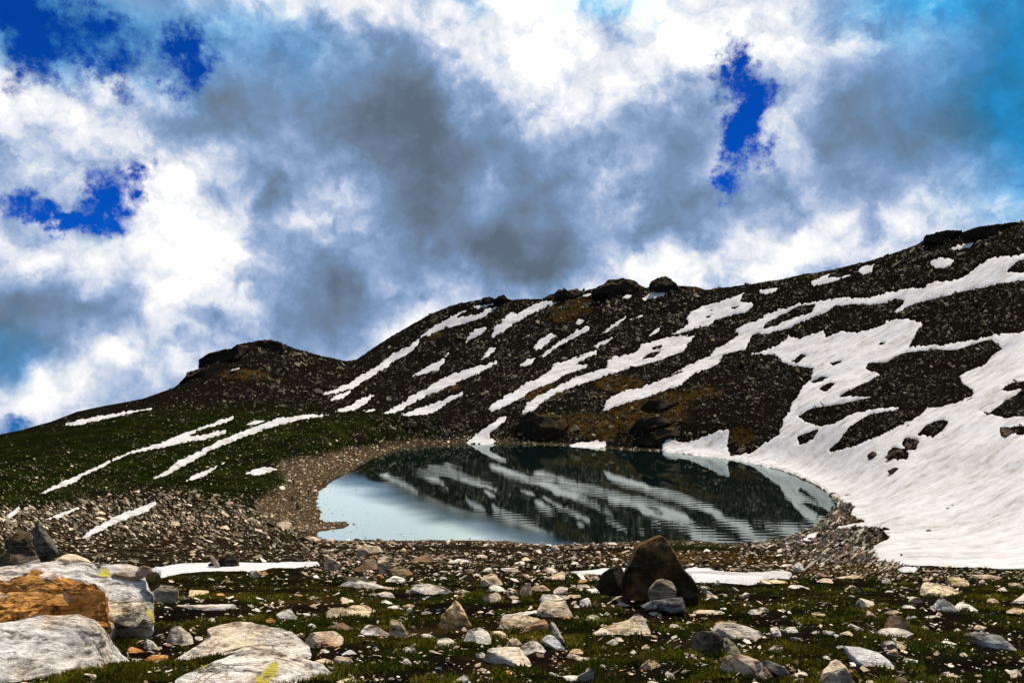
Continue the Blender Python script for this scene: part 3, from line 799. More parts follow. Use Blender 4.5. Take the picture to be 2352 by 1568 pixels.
# the same ground carried on past both sides of the view
offs = np.geomspace(.05, 60, 26)
offs[0] = 0.0
for sgn, ce in ((-1, 0), (1, NCOL - 1)):
    ax = XG[ce][None] + sgn * offs[:, None]
    ay = np.repeat(DG[ce][None], len(offs), 0)
    axy = np.stack([ax.ravel(), ay.ravel()], 1)
    wgt = np.repeat((offs / (offs + 1.0))[:, None], NROW, 1)
    nz = smooth(axy[:, 1], 1.5, 6) * (.10 * fbm(axy / 2.3, 2, 21) + .035 * fbm(axy / .42, 3, 41)) * smooth(axy[:, 1], 200, 60)
    az_ = ZT[ce][None] * (1 - wgt) + (ZG[ce][None] + nz.reshape(wgt.shape)) * wgt
    n1 = np.arange(len(offs) * NROW).reshape(len(offs), NROW)
    fa = np.stack([n1[:-1, :-1].ravel(), n1[1:, :-1].ravel(), n1[1:, 1:].ravel(), n1[:-1, 1:].ravel()], 1)
    if sgn < 0:
        fa = fa[:, ::-1]
    am = mesh_from('hillside', np.stack([ax.ravel(), ay.ravel(), az_.ravel()], 1), fa, M_ground, True)
    edge = np.repeat(np.stack([turf_m, moss_m, grav_m], 1).reshape(NCOL, NROW, 3)[ce][None], len(offs), 0).reshape(-1, 3)
    far_t = np.where(axy[:, 1] < 60, smooth(fbm(axy / .9, 4, 61), -.22, .3), edge[:, 0])
    edge[:, 0] = edge[:, 0] * (1 - wgt.ravel()) + far_t * wgt.ravel()
    vcol(am, 'cover', edge)
    tag(link('hillside', am), 'turf and soil going on beyond the edge of the view', 'hillside', kind='structure')


# ------------------------------------------------------------------ rocks
ICO = {}
for lv in (1, 2, 3, 4, 5):
    bm = bmesh.new()
    bmesh.ops.create_icosphere(bm, subdivisions=lv, radius=1.0)
    bm.verts.ensure_lookup_table()
    ICO[lv] = (np.array([v.co[:] for v in bm.verts]), np.array([[v.index for v in f.verts] for f in bm.faces]))
    bm.free()


def star_radius(poly, ang):
    """distance from the origin to the outline along each angle"""
    d = np.stack([np.cos(ang), np.sin(ang)], 1)
    best = np.zeros(len(ang))
    for i in range(len(poly)):
        a, b = poly[i - 1], poly[i]
        e = b - a
        den = d[:, 0] * e[1] - d[:, 1] * e[0]
        den = np.where(np.abs(den) < 1e-9, 1e-9, den)
        t = (a[0] * e[1] - a[1] * e[0]) / den
        s = (a[0] * d[:, 1] - a[1] * d[:, 0]) / den
        best = np.where((t > 0) & (s >= -1e-6) & (s <= 1 + 1e-6), np.maximum(best, t), best)
    m = best > 0
    return np.where(m, best, best[m].mean() if m.any() else 1)


def rock_px(name, poly_px, tilt=60, yaw=0, thick=.5, color=(.4, .38, .35), mat=None, D=None, base=None, lv=3, seed=0, clips=7, rough=1.0, label=None, cat='stone', group=None, sink=.0, drop=0.0, boxy=.3, rise=0.0, side=.45, grow=1.06):
    """a rock whose outline in a leaning plane is seen as the given frame outline; tilt 90 = upright plane, 20 = lying"""
    rng = np.random.default_rng(seed + 1000)
    P2 = np.asarray(poly_px, float)
    cxm = .5 * (P2[:, 0].min() + P2[:, 0].max())
    bottom = P2[:, 1].max()
    if D is None:
        g = hit(*(base or (cxm, bottom - .12 * (bottom - P2[:, 1].min()))))
        D = g.y
        anchor = np.array(g) + np.array([0, 0, rise])
    else:
        u, v = UV(cxm, bottom)
        anchor = np.array([float(u) * D, D, EYE + float(v) * D])
    if tilt > 65:   # rooted a little below the turf
        P2 = P2.copy()
        P2[P2[:, 1] > bottom - 2, 1] += sink * (bottom - P2[:, 1].min())
    vd = np.array([anchor[0], anchor[1], 0])
    vd /= np.linalg.norm(vd)
    yr_ = math.radians(yaw)
    hd = np.array([vd[0] * math.cos(yr_) + vd[1] * math.sin(yr_), -vd[0] * math.sin(yr_) + vd[1] * math.cos(yr_), 0])
    e1 = np.array([hd[1], -hd[0], 0])
    ti = math.radians(tilt)
    e2 = hd * math.cos(ti) + np.array([0, 0, math.sin(ti)])
    e3 = np.cross(e1, e2)
    uu, vv = UV(P2[:, 0], P2[:, 1])
    rays = np.stack([uu, np.ones(len(uu)), vv], 1)
    eye = np.array([0, 0, EYE])
    t = ((anchor - eye) @ e3) / (rays @ e3)
    t = np.clip(t, D * .6, D * 1.7)
    W3 = eye + rays * t[:, None] - anchor
    pl = np.stack([W3 @ e1, W3 @ e2], 1)
    cen = .5 * (pl.min(0) + pl.max(0))
    pl = (pl - cen) * grow
    size = pl.max(0) - pl.min(0)
    S = float(size.mean())
    T = thick * float(min(size[0], size[1] * 2.2))
    dirs, tri = ICO[lv]
    # the outline follows the plane, the body bulges to both sides of it
    ang = np.arctan2(dirs[:, 1], dirs[:, 0])
    m = np.hypot(dirs[:, 0], dirs[:, 1])
    R = star_radius(pl, ang)
    rad = R * m ** boxy
    p = np.stack([rad * np.cos(ang), rad * np.sin(ang), .5 * T * np.sign(dirs[:, 2]) * np.abs(dirs[:, 2]) ** .42], 1)
    for k in range(clips):
        n = np.array([rng.normal() * side, rng.normal() * side, (1 if k % 4 else -1) * rng.uniform(.25, 1.0)])
        n /= np.linalg.norm(n)
        h = p @ n
        lim = h.max() * rng.uniform(.5, .86)
        p = p - np.maximum(h - lim, 0)[:, None] * n
    off = rng.uniform(-50, 50, 3)
    nrm = p / np.array([size[0], size[1], T]) ** 1.6
    nrm = nrm / np.maximum(np.linalg.norm(nrm, axis=1, keepdims=True), 1e-6)
    q = p / S
    amp = rough * 1.15 * math.sqrt(S * T)
    lay = q * np.array([2.2, 2.2, 6.0])
    p = p + nrm * (amp * (.050 * fbm(q * 2.4 + off, 2, seed) + .030 * fbm(lay * 1.6 + off, 3, seed + 3, ridged=True) + .016 * fbm(q * 6 + off, 2, seed + 7, ridged=True) + .012 * fbm(q * 13 + off, 2, seed + 5)))[:, None]
    wv = p[:, :1] * e1 + p[:, 1:2] * e2 + p[:, 2:] * e3
    org = anchor + cen[0] * e1 + cen[1] * e2 - e3 * T * (.38 if tilt < 65 else .1) - np.array([0, 0, drop])
    me = mesh_from(name, wv, tri, mat or M_rock)
    o = link(name, me)
    o.location = org
    o.color = (*color, 1)
    tag(o, label, cat, group)
    return o


PAL = {'w': (.76, .67, .55), 'g': (.54, .485, .41), 't': (.64, .49, .32), 'o': (.50, .24, .07), 'd': (.085, .068, .045), 'b': (.20, .13, .075), 'r': (.36, .19, .11), 'k': (.016, .013, .009), 'y': (.20, .16, .07), 'm': (.19, .165, .11), 'n': (.30, .24, .15), 'u': (.10, .075, .04)}

# crags of the skyline and the cliffs above the water
for lab, poly, th, dfac, colr in [
        ('black rounded knob standing up on the middle skyline', pts(9, [1940, 215, 1950, 168, 2020, 120, 2092, 112, 2135, 160, 2195, 202, 2160, 250, 2000, 250]), .7, .985, 'k'),
        ('wide brown-topped knoll on the skyline left of the black knob', pts(9, [1330, 255, 1450, 206, 1560, 158, 1660, 136, 1760, 152, 1830, 188, 1892, 220, 1850, 290, 1600, 310, 1400, 290]), .6, .98, 'k'),
        ('low dark crag on the skyline above the broad snow gully', pts(9, [905, 335, 990, 250, 1070, 242, 1190, 232, 1285, 268, 1200, 320, 1000, 345]), .6, .985, 'k'),
        ('small square crag on the left shoulder of the skyline', pts(9, [276, 350, 288, 316, 350, 298, 384, 318, 376, 352]), .8, .985, 'k'),
        ('small pointed crag beside the square one on the shoulder', pts(9, [388, 340, 450, 300, 500, 286, 548, 332, 500, 360]), .7, .985, 'k'),
        ('blunt dark crag on the skyline near the right edge', pts(7, [1690, 205, 1698, 155, 1760, 143, 1870, 128, 1924, 142, 1910, 205, 1780, 225]), .6, .985, 'k'),
        ('long dark crag at the right end of the ridge', pts(7, [1925, 150, 1945, 122, 2030, 105, 2160, 98, 2260, 78, 2335, 60, 2400, 60, 2390, 130, 2200, 150]), .5, .985, 'k'),
        ('stepped black cliff on the left side of the rounded summit', pts(5, [1365, 350, 1385, 266, 1480, 236, 1600, 212, 1614, 184, 1700, 190, 1650, 250, 1500, 330]), .6, .98, 'k'),
        ('lower black ledge of the left summit cliff', pts(5, [1225, 440, 1272, 392, 1300, 366, 1392, 328, 1430, 352, 1350, 410, 1280, 445]), .6, .98, 'k'),
        ('flat black cap of the left rounded summit', pts(5, [1600, 215, 1625, 182, 1770, 153, 1900, 163, 1960, 184, 2035, 198, 1960, 225, 1800, 215]), .5, .985, 'k'),
        ('black overhanging cliff at the back of the lake', pts(10, [105, 340, 170, 275, 280, 232, 440, 240, 620, 250, 655, 310, 610, 380, 630, 500, 300, 535, 200, 450]), .5, None, 'k'),
        ('mossy brown boulder on top of the lakeside cliff', pts(10, [440, 215, 500, 198, 590, 205, 605, 240, 560, 285, 470, 300, 445, 260]), .7, None, 'y'),
        ('black lakeside cliff beside the great snowfield', pts(10, [1340, 565, 1420, 475, 1600, 435, 1900, 325, 1920, 500, 1700, 575, 1450, 595]), .4, None, 'k'),
        ('dark ledge with brown moss above the lakeside cliff', pts(10, [1330, 390, 1420, 300, 1600, 240, 1760, 230, 1900, 260, 1880, 330, 1700, 360, 1450, 420]), .4, None, 'k'),
        ('dark mossy ledge under the right parallel snow band', pts(10, [1480, 110, 1600, 60, 1760, 40, 1890, 90, 1880, 170, 1700, 190, 1550, 160]), .4, None, 'k')]:
    D_ = None
    if dfac:
        cxm = sum(p[0] for p in poly) / len(poly)
        D_ = float(np.interp(cxm, XC, dr)) * dfac
    rock_px('rock_outcrop', poly, 80 if dfac else 62, 0, th, PAL[colr], M_crag, D_, lv=4, seed=len(lab) * 7, rough=2.2, label=lab, cat='crag', group='crags of the mountain', boxy=.4)

# the outcrop of rusty and grey rock filling the lower left corner
G_OUT = 'big rocks of the left corner'
rock_px('rock_slab', pts(1, [-500, 1120, -100, 1085, 250, 1040, 560, 1040, 800, 1075, 920, 1170, 980, 1240, 1080, 1290, 1220, 1360, 1290, 1440, 1400, 1560, 1500, 1720, 500, 1900, -500, 1900]), 24, 8, .42, (.56, .53, .48), M_lich, 4.35, lv=5, seed=11, clips=4, label='huge grey banded rock slab in the lower left corner', cat='rock', group=G_OUT, drop=.02, rough=1.1, boxy=.2, side=.15, grow=1.1)
rock_px('rock_slab', pts(1, [180, 1040, 400, 985, 700, 955, 880, 1010, 940, 1060, 935, 1190, 850, 1150, 700, 1080, 450, 1075]), 35, 5, .5, (.38, .37, .35), M_rock, 4.9, lv=4, seed=12, clips=5, label='dark-edged grey ledge between the rusty rock and the corner slab', cat='rock', group=G_OUT, rough=.8, boxy=.35)
rock_px('rusty_rock', pts(1, [-300, 640, 0, 600, 60, 640, 230, 632, 300, 610, 460, 600, 600, 640, 660, 690, 740, 700, 860, 760, 865, 850, 885, 965, 740, 950, 620, 975, 480, 945, 300, 990, 200, 1040, 0, 1010, -300, 1060]), 46, 4, .5, (.58, .28, .075), M_rust, 5.1, lv=5, seed=13, clips=6, side=.3, grow=1.08, label='bright orange rusty rock at the left edge', cat='rock', group=G_OUT, rough=2.6, boxy=.28)
rock_px('rock_slab', pts(1, [180, 650, 240, 605, 420, 580, 560, 590, 660, 640, 640, 690, 480, 660, 300, 630]), 26, 0, .3, (.78, .62, .52), M_rock, 5.3, lv=4, seed=14, label='pale pinkish crust on top of the orange rock', cat='rock', group=G_OUT)
rock_px('rock_slab', pts(1, [-500, 560, 0, 545, 400, 515, 900, 505, 1150, 520, 1320, 560, 1300, 690, 1315, 800, 1310, 960, 1240, 1005, 1100, 970, 860, 930, 800, 800, 400, 760, -500, 800]), 25, -4, .16, (.54, .51, .46), M_lich, 5.5, lv=5, seed=15, clips=2, label='broad pale grey rock slab behind the orange rock', cat='rock', group=G_OUT, rough=1.0, boxy=.25)
rock_px('rock_slab', pts(1, [900, 800, 1140, 770, 1280, 800, 1300, 900, 1240, 990, 1130, 1000, 1000, 980, 880, 930]), 25, -6, .14, (.56, .47, .33), M_lich, 5.44, lv=4, seed=16, label='lichen-spotted broken end of the left outcrop', cat='rock', group=G_OUT)
rock_px('rock_slab', pts(1, [-300, 520, 0, 512, 500, 490, 900, 478, 1090, 500, 1040, 530, 600, 540, 0, 560, -300, 560]), 18, 0, .3, (.42, .41, .40), M_rock, 6.5, lv=4, seed=17, label='thin grey ledge carrying the upright dark wedge', cat='rock', group=G_OUT)
rock_px('rock_slab', pts(1, [440, 450, 560, 425, 740, 422, 820, 445, 780, 475, 600, 485, 470, 480]), 25, 0, .35, PAL['t'], M_rock, 6.7, lv=4, seed=18, label='flat tan stone just right of the upright dark wedge', group=G_OUT)
rock_px('rock_slab', pts(1, [930, 545, 1100, 530, 1230, 545, 1280, 590, 1150, 610, 1020, 590]), 22, 0, .2, (.36, .29, .20), M_rock, 5.97, lv=3, seed=19, label='brownish plate on the right shoulder of the left outcrop', group=G_OUT)
rock_px('rock_block', pts(1, [1195, 540, 1260, 522, 1335, 540, 1340, 600, 1260, 615, 1200, 590]), 75, 0, .8, PAL['b'], M_rock, 6.02, lv=3, seed=20, label='small brown block at the edge of the left outcrop by the snow', group=G_OUT)
rock_px('rock_block', pts(1, [1285, 620, 1330, 575, 1395, 580, 1425, 640, 1400, 700, 1330, 710, 1290, 680]), 80, 0, .8, (.14, .13, .05), M_lich, 5.95, lv=3, seed=21, label='mossy greenish knob at the end of the left outcrop', group=G_OUT, sink=.3)
rock_px('rock_block', pts(1, [1305, 715, 1400, 695, 1560, 715, 1565, 800, 1520, 860, 1400, 870, 1310, 830]), 70, 0, .7, (.30, .26, .17), M_lich, None, lv=4, seed=22, label='squat block with moss on its face beside the left outcrop', group=G_OUT, sink=.2)
rock_px('upright_stone', pts(1, [282, 165, 310, 132, 345, 165, 405, 255, 470, 350, 495, 400, 480, 435, 385, 500, 325, 490, 300, 400]), 84, 28, .45, (.13, .115, .085), M_dark, 6.45, lv=4, seed=23, clips=5, label='upright dark wedge of rock at the left', cat='rock', group=G_OUT, rough=.7)
for i_, (l_, pl_) in enumerate([('topmost dark plate of the stack left of the upright wedge', [90, 262, 180, 222, 300, 215, 310, 275, 200, 290, 100, 285]), ('second dark plate from the top beside the upright wedge', [10, 320, 60, 285, 310, 278, 320, 350, 150, 352, 30, 345]),
                                ('third dark plate down beside the upright wedge', [30, 385, 80, 350, 320, 348, 330, 410, 200, 415, 50, 408]), ('bottom thick dark plate under the stack by the upright wedge', [-60, 450, 40, 410, 330, 405, 350, 490, 150, 505, -40, 500])]):
    rock_px('rock_plate', pts(1, pl_), 60, 10, .6, PAL['d'] if i_ < 3 else (.10, .085, .06), M_dark, 6.6 - .04 * i_, lv=3, seed=30 + i_, label=l_, group=G_OUT, boxy=.3)

# the two big pale slabs beside the outcrop, the tall boulder and the other landmarks
G_FG = 'stones of the foreground'
rock_px('rock_slab', pts(1, [1495, 1400, 1600, 1325, 1780, 1210, 1890, 1150, 1850, 1085, 2050, 1018, 2352, 1035], 2, [200, 1040, 400, 1090, 545, 1190, 588, 1295, 500, 1280, 370, 1250, 0, 1240], 1, [2100, 1250, 1700, 1375]), 27, 6, .28, (.68, .61, .51), M_rock, None, lv=5, seed=41, clips=3, label='upper of the two big pale slabs in the left foreground', cat='rock', group=G_FG, rough=.8, boxy=.2, side=.18, grow=1.1)
rock_px('rock_slab', pts(1, [1630, 1480, 1700, 1440, 1900, 1365, 2150, 1268, 2352, 1288], 2, [120, 1280, 260, 1290, 520, 1370, 700, 1412, 730, 1450, 880, 1550, 960, 1640, 300, 1760], 1, [1900, 1760, 1660, 1600]), 24, -8, .26, (.68, .63, .55), M_lich, None, lv=5, seed=42, clips=3, label='lower and larger of the two big pale slabs at the bottom edge', cat='rock', group=G_FG, base=px(2, 100, 1600), rough=.8, boxy=.2, side=.18, grow=1.1)
boulder_D = hit(*px(3, 1560, 880)).y
rock_px('boulder', pts(3, [1270, 720, 1290, 600, 1360, 465, 1405, 355, 1500, 310, 1595, 276, 1645, 320, 1705, 420, 1765, 540, 1845, 620, 1895, 700, 1900, 860, 1830, 910, 1720, 880, 1600, 850, 1400, 800, 1285, 790]), 84, -6, .42, (.034, .026, .012), M_dark, boulder_D + .12, lv=5, seed=43, side=.25, clips=4, label='tall dark peaked boulder in the middle foreground', cat='boulder', group=G_FG, rough=.9, boxy=.22)
rock_px('boulder', pts(3, [1035, 705, 1090, 590, 1170, 535, 1240, 498, 1285, 570, 1290, 770, 1180, 775, 1080, 755]), 80, 15, .6, (.036, .027, .013), M_dark, boulder_D + .35, lv=4, seed=44, label='smaller dark pointed boulder leaning left of the tall one', cat='boulder', group=G_FG, rough=.7)
rock_px('stone', pts(3, [1490, 760, 1500, 720, 1560, 650, 1600, 638, 1690, 665, 1722, 730, 1718, 790, 1620, 830, 1510, 848]), 76, 0, .6, (.26, .22, .16), M_rock, boulder_D - .28, lv=4, seed=45, clips=3, label='rounded grey-brown stone propped under the tall boulder', group=G_FG, rough=.5)
rock_px('stone', pts(3, [1405, 870, 1500, 838, 1640, 815, 1770, 795, 1790, 850, 1798, 915, 1700, 938, 1560, 905]), 72, 0, .6, (.20, .185, .17), M_rock, boulder_D - .40, lv=4, seed=46, clips=4, label='lower grey stone with white blotch at the foot of the boulder', group=G_FG, rough=.5)
rock_px('stone', pts(2, [1755, 1060, 1790, 960, 1850, 890, 1905, 828, 1945, 880, 1985, 980, 2035, 1050, 2000, 1085, 1880, 1095]), 76, 0, .7, (.66, .46, .22), M_rust, None, lv=4, seed=47, clips=8, label='jagged orange and white pyramid stone', group=G_FG, rough=1.6, sink=.1)
rock_px('stone', pts(4, [612, 1500, 660, 1400, 720, 1310, 755, 1296, 830, 1360, 880, 1440, 915, 1510, 760, 1560]), 72, 0, .7, (.48, .38, .26), M_rust, None, lv=4, seed=48, clips=6, label='orange-veined pyramid stone at the bottom edge on the right', group=G_FG, base=px(4, 770, 1520), rough=.9)
rock_px('rock_slab', pts(4, [832, 1175, 950, 1190, 1110, 1232, 1200, 1295, 1272, 1355, 1080, 1376, 950, 1312, 875, 1240]), 26, 0, .2, (.62, .58, .53), M_rock, None, lv=4, seed=49, clips=3, label='big flat whitish diamond-shaped slab at the lower right', group=G_FG, rough=.5)
rock_px('rock_block', pts(3, [2145, 1325, 2250, 1308, 2352, 1320], 4, [60, 1300, 170, 1345, 270, 1405, 272, 1470, 110, 1500, 0, 1450], 3, [2250, 1460, 2180, 1400]), 38, -10, .5, (.54, .40, .27), M_rust, None, lv=4, seed=50, clips=4, label='long tan and rusty block lying at the bottom right of centre', group=G_FG, rough=1.0, boxy=.25)
rock_px('rock_slab', pts(3, [2025, 1062, 2090, 1025, 2160, 1003, 2260, 1025, 2352, 1055], 4, [120, 1065, 242, 1112, 230, 1135, 60, 1138], 3, [2250, 1170, 2160, 1115]), 28, 0, .22, (.58, .50, .40), M_rock, None, lv=4, seed=51, clips=3, label='long pale tan slab right of the dark folded rock', group=G_FG, rough=.5)
rock_px('rock_block', pts(3, [1845, 1210, 1870, 1120, 1960, 1108, 2090, 1120, 2140, 1180, 2100, 1300, 1960, 1315, 1850, 1270]), 66, 0, .7, (.17, .14, .09), M_dark, None, lv=4, seed=52, label='dark folded rock sunk in the turf right of the boulder', group=G_FG, rough=1.2)
rock_px('rock_plate', pts(3, [2090, 1120, 2160, 1140, 2240, 1220, 2292, 1300, 2200, 1325, 2120, 1260]), 60, 25, .4, (.22, .18, .12), M_dark, None, lv=4, seed=53, label='dark curved plate leaning on the folded rock', group=G_FG)
rock_px('rock_plate', pts(4, [75, 1300, 200, 1305, 300, 1350, 395, 1410, 390, 1455, 260, 1420, 150, 1350]), 50, 15, .25, (.20, .18, .14), M_dark, None, lv=4, seed=54, label='thin dark plate leaning beside the long rusty block', group=G_FG)
rock_px('stone', pts(1, [1828, 415, 1848, 402, 1900, 470, 1945, 535, 1920, 550, 1880, 500]), 80, 20, .5, (.24, .20, .15), M_rock, hit(*px(1, 1990, 548)).y - .25, lv=3, seed=55, label='thin stone blade leaning on the black boulder in the snow', group=G_FG, rough=.4)
rock_px('boulder', pts(1, [1910, 480, 1990, 418, 2030, 425, 2095, 475, 2105, 535, 2080, 556, 1930, 556]), 82, -10, .7, (.022, .018, .012), M_dark, hit(*px(1, 1990, 548)).y, lv=4, seed=56, label='small black peaked boulder on the left snow bank', group=G_FG, rough=.5)
rock_px('stone', pts(1, [1835, 510, 1870, 488, 1905, 500, 1925, 550, 1850, 560]), 80, 0, .7, PAL['k'], M_dark, hit(*px(1, 1990, 548)).y + .05, lv=3, seed=57, label='low black lump under the leaning stone blade', group=G_FG, rough=.5)
rock_px('stone', pts(3, [525, 1130, 560, 1092, 620, 1110, 680, 1170, 745, 1240, 738, 1278, 660, 1235, 560, 1175]), 40, 15, .3, (.62, .59, .55), M_rock, None, lv=4, seed=58, label='white tongue-shaped plate in front of the red-brown block', group=G_FG, rough=.6)
rock_px('stone', pts(3, [590, 1015, 640, 1010, 680, 1080, 745, 1200, 750, 1270, 700, 1180, 630, 1090]), 68, 20, .35, (.44, .40, .33), M_lich, None, lv=4, seed=59, label='grey lichen-topped plate leaning behind the white tongue', group=G_FG)
rock_px('rock_block', pts(3, [325, 1100, 400, 1050, 480, 1010, 570, 990, 605, 1040, 580, 1095, 460, 1115]), 38, -10, .5, (.38, .20, .11), M_rock, None, lv=4, seed=60, label='red-brown wedge block beside the grey leaning plate', group=G_FG, rough=.6)
rock_px('stone', pts(2, [550, 1165, 640, 1110, 800, 1100, 900, 1095, 958, 1160, 950, 1225, 850, 1250, 700, 1250, 600, 1255]), 32, 0, .4, (.54, .44, .33), M_rust, None, lv=4, seed=61, clips=4, label='tan block touching the right end of the upper pale slab', group=G_FG, rough=.7)
rock_px('stone', pts(4, [1860, 1075, 2000, 1070, 2150, 1090, 2250, 1150, 2310, 1185, 2240, 1220, 2150, 1190, 2000, 1165, 1900, 1130]), 48, 0, .4, (.46, .43, .38), M_rock, None, lv=4, seed=62, label='long grey overhanging rock at the right edge', group=G_FG)
rock_px('stone', pts(4, [2215, 810, 2300, 760, 2352, 730, 2450, 720, 2450, 830, 2300, 825]), 34, 0, .4, PAL['w'], M_rock, None, lv=4, seed=63, label='large white stone cut off by the right edge', group=G_FG)

